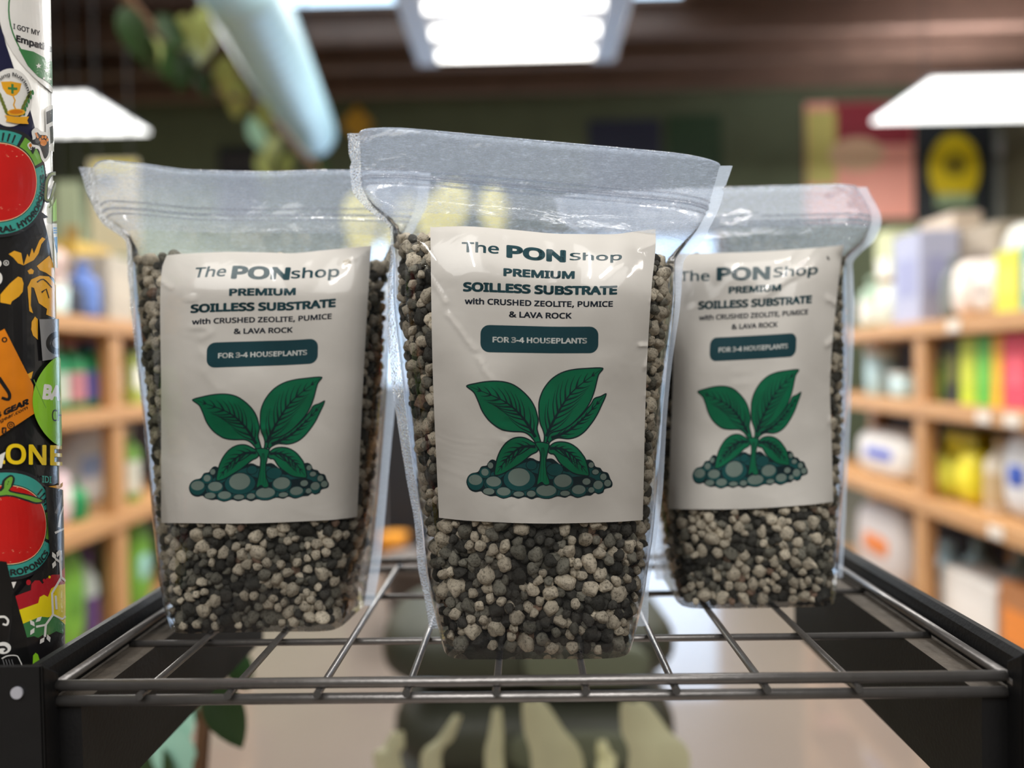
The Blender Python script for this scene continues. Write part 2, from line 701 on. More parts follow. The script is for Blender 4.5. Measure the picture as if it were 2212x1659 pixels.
# daylit glass door in the back wall, behind the foremost pouch; the floor mirrors it
a, b = at(800, 525, YB - 0.02), at(1545, 1000, YB - 0.02)
m = MB(); m.box(a.x, b.x, YB - 0.03, YB - 0.01, 0.12, a.z, mat('door_daylight', (1, 1, 1), 0.5, emit=(0.36, 0.64, 1.0), estr=1.15))
dr = m.build('door_1'); structure(dr)
m = MB()
for q in (a.x - 0.05, (a.x + b.x) / 2, b.x + 0.05):
    m.box(q - 0.05, q + 0.05, YB - 0.08, YB, 0, a.z + 0.06, M_BEAM)
m.box(a.x, b.x, YB - 0.08, YB, a.z, a.z + 0.06, M_BEAM)
m.box(a.x, b.x, YB - 0.08, YB, 0, 0.12, M_BEAM)
o = m.build('door_frame', dr); o.matrix_parent_inverse = Matrix()

# ------------------------------------------------------------------ hanging lamps
M_HOUS = mat('grey_lamp_housing', (0.36, 0.36, 0.40), 0.45, 0.2, noise_amt=0.1)
M_CABLE = mat('dark_cable', (0.03, 0.03, 0.03), 0.6)


def hang(lamp, pts, zl):
    for x, y in pts:
        m = MB(); m.tube([(x, y, zl), (x, y, ZC)], 0.006, M_CABLE, 6); m.build('suspension_cable', lamp)


zl = Z0 + 2.25
yF = 5.1
pL, pR = at(945, 121, yF), at(1283, 110, yF)
zl = (pL.z + pR.z) / 2
xc, hw = (pL.x + pR.x) / 2, (pR.x - pL.x) / 2
lamp = thing('tube_light_fixture', 'hanging grey ceiling fixture with bare glowing white tubes, over the middle bag', 'ceiling light', (xc, 4.3, zl))
ys = [yF - 0.345 * i for i in range(6)]
for yy in ys:
    m = MB(); m.tube([(xc - hw, yy, zl), (xc - hw + 0.02, yy, zl), (xc + hw - 0.02, yy, zl), (xc + hw, yy, zl)], 0.036, M_TUBE, 14, True, [0.03, 0.036, 0.036, 0.03])
    m.build('fluorescent_tube', lamp, True)
m = MB()
for s in (-1, 1):
    x = xc + s * (hw + 0.07)
    m.box(x - 0.075, x + 0.075, ys[-1] - 0.12, ys[0] + 0.10, zl - 0.03, zl + 0.12, M_HOUS)
m.box(xc - hw - 0.1, xc + hw + 0.1, ys[-1] - 0.12, ys[0] + 0.1, zl + 0.12, zl + 0.15, M_HOUS)
m.build('housing', lamp, bevel=0.01)
hang(lamp, [(xc - hw, ys[0]), (xc + hw, ys[0]), (xc - hw, ys[-1]), (xc + hw, ys[-1])], zl + 0.14)


def panel_light(label, pn, pf, px_far, px_end, sgn):
    """flat glowing panel: near/far edge heights come from their distance, the inner end leans with perspective"""
    zf = pf.z
    x0 = pf.x
    x1 = x0 + sgn * 2.1
    y1, y0 = pf.y, pn.y
    t = thing('panel_light_fixture', label, 'ceiling light', ((x0 + x1) / 2, (y0 + y1) / 2, zf))
    a, b = min(x0, x1), max(x0, x1)
    m = MB(); m.box(a, b, y0, y1, zf, zf + 0.02, M_PANEL); m.build('glowing_diffuser', t)
    m = MB(); m.box(a, b, y0, y1, zf + 0.021, zf + 0.05, M_HOUS); m.build('housing', t, bevel=0.01)
    hang(t, [(a + 0.2, (y0 + y1) / 2), (b - 0.2, (y0 + y1) / 2)], zf + 0.045)


panel_light('long glowing white panel light beside the sticker covered pole', Vector((0, 6.1, 0)), at(322, 288, 7.1), 0, 0, -1)
panel_light('long glowing white panel light above the red and yellow wall banners', Vector((0, 5.9, 0)), at(1884, 266, 6.9), 0, 0, 1)

# pale duct running back under the ceiling
M_DUCT = mat('pale_blue_duct', srgb(168, 202, 214), 0.42, 0.1, noise_amt=0.08, nscale=8)
a, b = at(505, -60, 3.3), at(672, 285, 5.9)
dv = b - a
m = MB()
pts, rr = [], []
for i in range(61):
    p = a + dv * (i / 60)
    pts.append(p)
    rr.append(0.185 + 0.008 * math.sin(i * 2.1))
m.tube(pts, 0.2, M_DUCT, 20, True, rr)
duct = thing('air_duct', 'pale blue ribbed air duct running back below the ceiling, beside the leafy vine', 'duct', tuple(a))
m.build('duct_sleeve', duct, True)
for q in (0.12, 0.5, 0.9):
    p = a + dv * q
    m = MB(); m.tube([p + Vector((0, 0, 0.17)), (p.x, p.y, ZC)], 0.006, M_CABLE, 6); m.build('hanger_strap', duct)


def leaf_mesh(mb, p, d, up, L, Wd, material, droop=0.25):
    """one leaf: blade from p along d, folded on its midrib and drooping"""
    d = Vector(d).normalized()
    s = d.cross(Vector(up)).normalized()
    u = s.cross(d).normalized()
    vs, fs = [], []
    n = 8
    for i in range(n + 1):
        t = i / n
        w = Wd * (math.sin(PI * t ** 0.8) ** 0.8) * 0.5 if 0 < t < 1 else 0.0005
        c = Vector(p) + d * (L * t) - u * (droop * L * t * t)
        vs += [c - s * w + u * w * 0.25, c, c + s * w + u * w * 0.25]
    for i in range(n):
        b = i * 3
        fs += [(b, b + 1, b + 4, b + 3), (b + 1, b + 2, b + 5, b + 4)]
    mb.add(vs, fs, material)


M_GRN = mat('glossy_dark_leaf', srgb(34, 62, 22), 0.4, noise_amt=0.3, nscale=20)
M_YGR = mat('young_yellow_leaf', srgb(150, 160, 92), 0.4, noise_amt=0.25, nscale=20)
M_MINT = mat('pale_mint_leaf', srgb(160, 210, 190), 0.35, noise_amt=0.2, nscale=14)
M_STEM = mat('brown_vine_stem', srgb(96, 66, 40), 0.6, noise_amt=0.2)
# the vine trained along the duct
vine = thing('climbing_vine', 'leafy green vine trailing along the pale blue duct', 'plant', tuple(at(300, -60, 3.0)))
vp = [at(x, y, Y) for x, y, Y in ((225, -70, 2.9), (300, 30, 3.1), (380, 110, 3.5), (470, 190, 4.0), (570, 240, 4.6), (650, 330, 5.3), (700, 380, 5.7))]
m = MB(); m.tube(smooth_poly([tuple(p) for p in vp], 6, False), 0.022, M_STEM, 8); m.build('stem', vine, True)
m = MB()
rv = random.Random(5)
for x, y, Y, L, kind in ((270, 10, 2.9, .30, 0), (300, 60, 3.0, .26, 0), (340, 30, 3.1, .24, 0), (365, 90, 3.3, .26, 0), (420, 110, 3.5, .3, 0), (430, 150, 3.7, .24, 0),
                         (330, 80, 3.2, .2, 1), (460, 60, 3.6, .36, 1), (490, 120, 3.9, .34, 1), (520, 170, 4.2, .34, 1), (555, 215, 4.5, .3, 1),
                         (600, 290, 4.9, .34, 1), (630, 330, 5.3, .3, 1), (560, 330, 5.2, .3, 1), (690, 345, 5.6, .26, 0), (545, 250, 4.5, .3, 2), (440, 10, 3.3, .3, 1), (400, 30, 3.3, .22, 1)):
    leaf_mesh(m, at(x, y, Y), (rv.uniform(-.5, .5), rv.uniform(-.3, .3), -1 + rv.uniform(-.2, .5)), (rv.uniform(-.3, .3), -1, 0.4), L * 0.66, L * 0.36, (M_GRN, M_YGR, M_MINT)[kind])
m.build('foliage', vine, True)

# ------------------------------------------------------------------ wire shelf rack
rack = thing('wire_shelf_rack', 'black steel rack shelf with grey wire deck under the three pouches', 'shelf', (0, 0.57, 0))
YT, YW = 0.4284, 0.4340
tipsL, tipsR = at(300, 1504, YT), at(1856, 1492, YT)
NW = 9
xw = [tipsL.x + (tipsR.x - tipsL.x) * i / (NW - 1) for i in range(NW)]
xl, xr = at(125, 1488, YW).x, at(2172, 1460, YW).x
YR = 0.71
rl, rc = 0.00225, 0.0031
zlong = Z0 - rl
for x in xw:
    m = MB(); m.tube([(x, YT, zlong), (x, YR + 0.006, zlong)], rl, M_STEEL, 12, True, None, M_CUT); m.build('deck_wire', rack, True)
for (yy, z) in ((0.525, zlong - rl - 0.0024), (0.627, zlong - rl - 0.0024)):
    m = MB(); m.tube([(xl - 0.005, yy, z), (xr + 0.005, yy, z)], 0.0024, M_STEEL, 12); m.build('cross_wire', rack, True)
for yy in (YW, YR):
    m = MB(); m.tube([(xl, yy, zlong + rl + rc - 0.0008), (xr, yy, zlong + rl + rc - 0.0008)], rc, M_STEEL, 14); m.build('edge_wire', rack, True)
    m = MB(); m.tube([(xl, yy, zlong - rl - rc + 0.0008), (xr, yy, zlong - rl - rc + 0.0008)], rc, M_STEEL, 14); m.build('edge_wire', rack, True)
for x in (xl - 0.004, xr + 0.004):
    m = MB(); m.tube([(x, YW - 0.004, Z0), (x, YR + 0.02, Z0)], 0.0031, M_STEEL, 14); m.build('side_wire', rack, True)


def side_beam(s, xi):
    """folded steel side beam: raised outer lip, narrow ledge under the deck, deep web below"""
    o_ = lambda d: xi + s * d
    prof = [(o_(-0.014), Z0 - 0.078), (o_(-0.014), Z0 - 0.0085), (o_(0.0075), Z0 - 0.0085), (o_(0.0095), Z0 + 0.009),
            (o_(0.0125), Z0 + 0.013), (o_(0.0165), Z0 + 0.013), (o_(0.019), Z0 + 0.009), (o_(0.019), Z0 - 0.016), (o_(-0.010), Z0 - 0.016), (o_(-0.010), Z0 - 0.078)]
    y0, y1 = 0.4362, 0.735
    m = MB()
    n = len(prof)
    vs = [(x, y0, z) for x, z in prof] + [(x, y1, z) for x, z in prof]
    for i in range(n):
        j = (i + 1) % n
        m.add([vs[i], vs[j], vs[n + j], vs[n + i]], [(0, 1, 2, 3)], M_DUST if i == 1 else M_BLACK)
    m.add(vs[:n], [tuple(range(n))], M_BLACK)
    m.add(vs[n:], [tuple(range(n - 1, -1, -1))], M_BLACK)
    # lower flange turned inwards
    m.box(min(o_(-0.014), o_(-0.006)), max(o_(-0.014), o_(-0.006)), y0, y1, Z0 - 0.080, Z0 - 0.078, M_BLACK)
    m.build('side_beam', rack)


side_beam(-1, xl - 0.001)
side_beam(1, xr + 0.001)


def post(s, xi, y0, dy, ztop):
    """angle-iron corner post: face towards the front, flange along the side"""
    a, b = sorted((xi, xi + s * 0.040))
    m = MB()
    zt = ztop
    m.box(a, b, y0, y0 + 0.002, 0, zt, M_BLACK)
    c, d = sorted((xi, xi + s * 0.002))
    # flange with its top corner cut at a slant
    ya, yb = y0, y0 + dy
    vs = []
    for x in (c, d):
        vs += [(x, ya, 0), (x, yb, 0), (x, yb, zt - 0.010), (x, ya, zt)]
    m.add(vs, [(0, 1, 2, 3), (7, 6, 5, 4), (0, 4, 5, 1), (1, 5, 6, 2), (2, 6, 7, 3), (3, 7, 4, 0)], M_BLACK)
    p = m.build('corner_post', rack, bevel=0.0006)
    hx = xi + s * 0.014
    for k in range(3):
        mm = MB(); mm.tube([(hx, y0 - 0.0012, zt - 0.015 - 0.05 * k), (hx, y0 + 0.001, zt - 0.015 - 0.05 * k)], 0.0034, M_HOUS if k == 0 else M_BLACK, 14)
        mm.build('bolt', p)
        bpy.data.objects[p.name].children[-1].matrix_parent_inverse = Matrix()


zpl, zpr = at(45, 1438, 0.42).z, at(2212, 1411, 0.42).z
post(-1, at(91, 1470, 0.42).x, 0.42, 0.0150, zpl)
post(1, at(2175, 1470, 0.435).x, 0.42, 0.0150, zpr)
for s_, x_ in ((-1, xl - 0.001), (1, xr + 0.001)):
    m = MB(); a, b = sorted((x_ - s_ * 0.014, x_ + s_ * 0.019)); m.box(a, b, 0.735, 0.738, Z0 - 0.08, Z0 + 0.013, M_BLACK); m.build('beam_end_plate', rack)
    m = MB(); m.box(a, b, 0.4345, 0.4362, Z0 - 0.08, Z0 - 0.010, M_BLACK); m.build('beam_end_plate', rack)

# ------------------------------------------------------------------ pouches of gravel
CEN = [(928, 489), (1417, 492), (1391, 1124), (946, 1119)]     # label corners of the middle pouch
AW, AH = 490.0, 632.0


def inv_bilin(c, x, y):
    s = t = 0.5
    for _ in range(8):
        px = (1 - t) * ((1 - s) * c[0][0] + s * c[1][0]) + t * ((1 - s) * c[3][0] + s * c[2][0])
        py = (1 - t) * ((1 - s) * c[0][1] + s * c[1][1]) + t * ((1 - s) * c[3][1] + s * c[2][1])
        ax = (1 - t) * (c[1][0] - c[0][0]) + t * (c[2][0] - c[3][0])
        ay = (1 - t) * (c[1][1] - c[0][1]) + t * (c[2][1] - c[3][1])
        bx = (1 - s) * (c[3][0] - c[0][0]) + s * (c[2][0] - c[1][0])
        by = (1 - s) * (c[3][1] - c[0][1]) + s * (c[2][1] - c[1][1])
        det = ax * by - ay * bx
        ex, ey = x - px, y - py
        s += (ex * by - ey * bx) / det
        t += (ax * ey - ay * ex) / det
    return s, t


def to_art(c, pts):
    out = []
    for x, y in pts:
        s, t = inv_bilin(c, x, y)
        out.append((s * AW, t * AH))
    return out


def label_art(words):
    """the printed layers of a pouch label in label units; words = boxes of the shop name in the pouch's own picture"""
    c = words['corners']
    lay = []                                    # (sub-part, triangles, material)
    T = lambda tris: [to_art(CEN, t) for t in tris]
    for txt, x0, x1, base, cap, bold, slope, shear in words['name']:
        lay.append(('lettering', [to_art(c, t) for t in text_tris(txt, x0, x1, base, cap, bold, slope, shear)], M_TEAL))
    lay.append(('lettering', T(text_tris('PREMIUM', 1088, 1242, 593, 19, 0.13)), M_TEAL))
    lay.append(('lettering', T(text_tris('SOILLESS SUBSTRATE', 1001, 1336, 629, 21.5, 0.14)), M_TEAL))
    lay.append(('lettering', T(text_tris('with CRUSHED ZEOLITE, PUMICE', 1005, 1327, 657, 14.5, 0.085)), M_NAVY))
    lay.append(('lettering', T(text_tris('& LAVA ROCK', 1101, 1237, 683, 14.5, 0.085)), M_NAVY))
    lay.append(('printed_badge', T(poly_tris(rrect(1040, 1296, 701.5, 760, 19))), M_TEAL))
    lay.append(('printed_badge', T(text_tris('FOR 3-4 HOUSEPLANTS', 1066, 1271, 738, 13.5, 0.09)), M_WHITE))
    K = lambda p: [(990 + x / 5.53, 780 + y / 5.53) for x, y in p]
    P = lambda p, mt: lay.append(('plant_drawing', [to_art(CEN, K(t)) for t in poly_tris(p)], mt))
    Q = lambda tr, mt: lay.append(('plant_drawing', [to_art(CEN, K(t)) for t in tr], mt))
    mound = [(95, 1430), (120, 1360), (180, 1320), (240, 1300), (280, 1240), (345, 1225), (380, 1170), (440, 1160), (560, 1250), (700, 1210), (860, 1130), (970, 1170), (1080, 1140),
             (1150, 1150), (1300, 1250), (1540, 1160), (1620, 1180), (1650, 1240), (1710, 1260), (1740, 1300), (1800, 1320), (1830, 1390), (1855, 1440), (1840, 1490), (1760, 1510), (1740, 1550), (1680, 1568),
             (1640, 1550), (1590, 1580), (1530, 1580), (1430, 1605), (1345, 1575), (1280, 1598), (1190, 1580), (1080, 1610), (950, 1590), (880, 1612), (800, 1585), (720, 1606), (640, 1585), (540, 1610), (455, 1580),
             (380, 1585), (300, 1555), (270, 1530), (200, 1542), (130, 1510)]
    P(smooth_poly(mound, 3), M_OUT)
    P(inset(smooth_poly([(300, 1400), (420, 1290), (600, 1250), (860, 1160), (960, 1190), (1100, 1170), (1300, 1290), (1600, 1240), (1780, 1400), (1600, 1540), (1000, 1580), (400, 1540)], 3), 10), M_ROCKD)
    P(smooth_poly([(560, 1330), (900, 1300), (1100, 1380), (1560, 1350), (1640, 1480), (1000, 1470), (520, 1470)], 3), M_OUT)
    rocks = [(205, 1420, 98, 98, M_ROCKD), (205, 1398, 82, 60, M_ROCKL), (322, 1312, 66, 62, M_ROCKD), (322, 1305, 44, 42, M_ROCKL), (390, 1225, 32, 36, M_ROCKL), (425, 1425, 100, 76, M_ROCKD), (425, 1412, 88, 58, M_ROCKL),
             (735, 1385, 190, 132, M_ROCKD), (730, 1356, 130, 104, M_ROCKL), (882, 1216, 62, 52, M_ROCKD), (1160, 1270, 96, 70, M_ROCKD), (1258, 1415, 122, 94, M_ROCKD), (1255, 1400, 106, 74, M_ROCKL),
             (1055, 1520, 130, 80, M_ROCKD), (1055, 1510, 118, 64, M_ROCKL), (545, 1535, 94, 62, M_ROCKD), (545, 1525, 80, 48, M_ROCKL), (365, 1528, 68, 38, M_ROCKL), (725, 1552, 64, 30, M_ROCKL), (875, 1547, 52, 36, M_ROCKL),
             (1280, 1546, 58, 30, M_ROCKL), (1445, 1520, 92, 70, M_ROCKD), (1445, 1507, 80, 52, M_ROCKL), (1540, 1415, 48, 38, M_ROCKL), (1682, 1480, 66, 72, M_ROCKD), (1680, 1458, 56, 50, M_ROCKL), (1597, 1515, 36, 32, M_ROCKL),
             (1650, 1305, 40, 30, M_ROCKL), (1745, 1365, 38, 38, M_ROCKL), (1795, 1440, 42, 40, M_ROCKL), (1600, 1222, 32, 32, M_ROCKL)]
    Q([t for c_ in rocks for t in poly_tris(ell(c_[0], c_[1], c_[2] + 9, c_[3] + 9))], M_OUT)
    for want in (M_ROCKD, M_ROCKL):
        Q([t for c_ in rocks if c_[4] is want for t in poly_tris(ell(*c_[:4]))], want)

    def leaf(poly, rib, nv=9, spread=0.62, k=4):
        p = smooth_poly(poly, k)
        P(p, M_OUT)
        P(inset(p, 15), M_LEAF)
        rib_s = smooth_poly(rib, 8, False)
        shade, line = list(stroke(rib_s, 44, 4)), list(stroke(rib_s, 28, 4))
        n = len(rib_s)
        xs = [q[0] for q in poly]
        for i in range(1, nv + 1):
            j = int((i / (nv + 1.0)) ** 0.9 * (n - 2))
            x, y = rib_s[j]
            dx, dy = rib_s[j + 1][0] - x, rib_s[j + 1][1] - y
            a = math.atan2(dy, dx)
            for sg in (-1, 1):
                Lm = 0
                aa = a + sg * spread
                while Lm < 400:                 # grow the vein to just short of the leaf edge
                    X, Y = x + math.cos(aa) * (Lm + 40), y + math.sin(aa) * (Lm + 40)
                    ins = False
                    for q in range(len(p)):
                        (x1, y1), (x2, y2) = p[q], p[(q + 1) % len(p)]
                        if (y1 > Y) != (y2 > Y) and X < (x2 - x1) * (Y - y1) / (y2 - y1) + x1:
                            ins = not ins
                    if not ins:
                        break
                    Lm += 12
                Lm *= 0.86
                if Lm < 30:
                    continue
                b = aa - sg * 0.28
                mid = (x + math.cos(aa) * Lm * 0.5, y + math.sin(aa) * Lm * 0.5)
                end = (mid[0] + math.cos(b) * Lm * 0.5, mid[1] + math.sin(b) * Lm * 0.5)
                line += stroke([(x, y), mid, end], 19, 2, 4)
                if i % 2 == 0:
                    off = (math.cos(a) * 16, math.sin(a) * 16)
                    shade += stroke([(x + off[0], y + off[1]), (mid[0] + off[0], mid[1] + off[1])], 14, 2)
        Q(shade, M_LEAF2)
        Q(line, M_OUT)

    leaf([(1640, 430), (1715, 405), (1788, 372), (1790, 412), (1740, 520), (1680, 640), (1610, 740), (1530, 830), (1440, 890), (1330, 916), (1200, 905), (1120, 940), (1092, 972), (1060, 900), (1100, 840), (1400, 700), (1580, 520)],
         [(1120, 900), (1350, 800), (1560, 620), (1760, 410)], 8, 0.55)
    leaf([(435, 1342), (440, 1240), (470, 1120), (520, 1020), (590, 940), (680, 892), (780, 885), (870, 920), (965, 990), (955, 1060), (880, 1100), (820, 1150), (740, 1210), (640, 1270), (530, 1330)],
         [(930, 1000), (760, 1010), (600, 1130), (470, 1310)], 7)
    leaf([(1075, 1060), (1090, 1000), (1150, 950), (1240, 936), (1340, 955), (1430, 1010), (1500, 1090), (1545, 1170), (1578, 1342), (1480, 1346), (1380, 1320), (1290, 1260), (1210, 1190), (1150, 1100), (1110, 1090)],
         [(1100, 1020), (1250, 1030), (1400, 1130), (1550, 1320)], 7)
    leaf([(103, 292), (230, 252), (380, 228), (530, 228), (660, 260), (770, 330), (870, 430), (930, 530), (958, 620), (972, 700), (958, 790), (985, 890), (1010, 1000), (950, 1000), (905, 930), (850, 870), (780, 836), (640, 830), (530, 810), (440, 760), (360, 690), (290, 590), (240, 470), (190, 370)],
         [(930, 890), (780, 660), (560, 470), (150, 300)], 10)
    leaf([(966, 560), (970, 470), (1000, 370), (1050, 280), (1130, 190), (1240, 120), (1370, 82), (1540, 66), (1752, 66), (1705, 150), (1680, 240), (1652, 350), (1605, 470), (1540, 570), (1450, 670), (1360, 750), (1250, 810), (1130, 840), (1085, 900), (1060, 990), (1020, 990), (1030, 880), (1015, 810), (985, 740), (970, 660)],
         [(1060, 880), (1180, 640), (1380, 350), (1730, 85)], 10)
    stem = [(930, 960), (985, 1060), (985, 1180), (965, 1320), (945, 1440), (1000, 1410), (1040, 1445), (1095, 1425), (1062, 1320), (1048, 1200), (1068, 1080), (1092, 980), (1060, 960), (1010, 950)]
    P(inset(smooth_poly(stem, 3), -9), M_OUT)
    P(inset(smooth_poly(stem, 3), 4), M_LEAF)
    for dx in (-22, 6, 30):
        Q(stroke([(1015 + dx * .4, 1010), (1018 + dx, 1150), (1015 + dx * 1.4, 1400)], 10, 3, 4), M_LEAF2)
    return lay


M_PUM = None


def stone_material():
    m, nt, p = newmat('mixed_pumice_gravel')
    L = nt.links
    at_ = N(nt, 'ShaderNodeAttribute')
    at_.attribute_name = 'stone_colour'
    tc = N(nt, 'ShaderNodeTexCoord')
    v = N(nt, 'ShaderNodeTexNoise')
    v.inputs['Scale'].default_value = 620
    v.inputs['Detail'].default_value = 3
    v.inputs['Roughness'].default_value = 0.7
    L.new(tc.outputs['Object'], v.inputs['Vector'])
    r = N(nt, 'ShaderNodeMapRange')
    r.inputs['From Min'].default_value = 0.30
    r.inputs['From Max'].default_value = 0.50
    r.inputs['To Min'].default_value = 0.30
    r.inputs['To Max'].default_value = 1.0
    L.new(v.outputs['Fac'], r.inputs['Value'])
    n2 = N(nt, 'ShaderNodeTexNoise')
    n2.inputs['Scale'].default_value = 160
    n2.inputs['Detail'].default_value = 4
    L.new(tc.outputs['Object'], n2.inputs['Vector'])
    r2 = N(nt, 'ShaderNodeMapRange')
    r2.inputs['To Min'].default_value = 0.72
    r2.inputs['To Max'].default_value = 1.25
    L.new(n2.outputs['Fac'], r2.inputs['Value'])
    mu = N(nt, 'ShaderNodeMath', operation='MULTIPLY')
    L.new(r.outputs['Result'], mu.inputs[0])
    L.new(r2.outputs['Result'], mu.inputs[1])
    mx = N(nt, 'ShaderNodeMix', data_type='RGBA', blend_type='MULTIPLY')
    mx.inputs['Factor'].default_value = 1
    L.new(at_.outputs['Color'], mx.inputs['A'])
    cb = N(nt, 'ShaderNodeCombineColor')
    for i in range(3):
        L.new(mu.outputs[0], cb.inputs[i])
    L.new(cb.outputs[0], mx.inputs['B'])
    L.new(mx.outputs['Result'], p.inputs['Base Color'])
    p.inputs['Roughness'].default_value = 0.85
    p.inputs['Specular IOR Level'].default_value = 0.25
    b = N(nt, 'ShaderNodeBump')
    b.inputs['Strength'].default_value = 0.7
    b.inputs['Distance'].default_value = 0.0012
    L.new(v.outputs['Fac'], b.inputs['Height'])
    L.new(b.outputs['Normal'], p.inputs['Normal'])
    return m


M_PUM = stone_material()
M_CORE = mat('gravel_shade_core', (0.018, 0.017, 0.014), 0.9, noise_amt=0.5, nscale=150, bump=0.5, bscale=200)  # near-black stand-in for the shade inside the gravel

# a dozen crushed-stone shapes
TEMPL = []
rs = random.Random(3)
for k in range(14):
    bm = bmesh.new()
    bmesh.ops.create_icosphere(bm, subdivisions=3, radius=1.0)
    sd = Vector((k * 7.3, k * 3.1, k * 1.7))
    cuts = []
    for q in range(6):
        d = Vector((rs.gauss(0, 1), rs.gauss(0, 1), rs.gauss(0, 1))).normalized()
        cuts.append((d, rs.uniform(0.62, 0.9)))
    for v in bm.verts:
        p = v.co.copy()
        p *= 1 + 0.28 * noise.noise(p * 1.1 + sd) + 0.10 * noise.noise(p * 3.0 + sd)
        for d, h in cuts:
            e = p.dot(d) - h
            if e > 0:
                p -= d * e * 0.82
        v.co = p
    bm.verts.ensure_lookup_table()
    TEMPL.append((np.array([v.co[:] for v in bm.verts]), np.array([[v.index for v in f.verts] for f in bm.faces])))
    bm.free()


def rot_rand(r):
    a, b, c = (r.uniform(0, 2 * PI) for _ in range(3))
    return np.array((Matrix.Rotation(a, 3, 'X') @ Matrix.Rotation(b, 3, 'Y') @ Matrix.Rotation(c, 3, 'Z')))


def stone_col(r, chips=False):
    q = r.random()
    if chips:                                  # chips skew to dark lava, putting the shade between grains into their colour
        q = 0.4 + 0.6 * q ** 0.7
    if q < 0.58:
        t = r.uniform(0.80, 1.15)
        return (0.60 * t, 0.53 * t, 0.41 * t)
    if q < 0.75:
        t = r.uniform(0.7, 1.3)
        return (0.20 * t, 0.19 * t, 0.152 * t)
    if q < 0.985:
        t = r.uniform(0.6, 1.5)
        return (0.055 * t, 0.053 * t, 0.045 * t)
    t = r.uniform(0.7, 1.2)
    return (0.26 * t, 0.17 * t, 0.12 * t)


def sstep(a, b, x):
    t = max(0.0, min(1.0, (x - a) / (b - a)))
    return t * t * (3 - 2 * t)


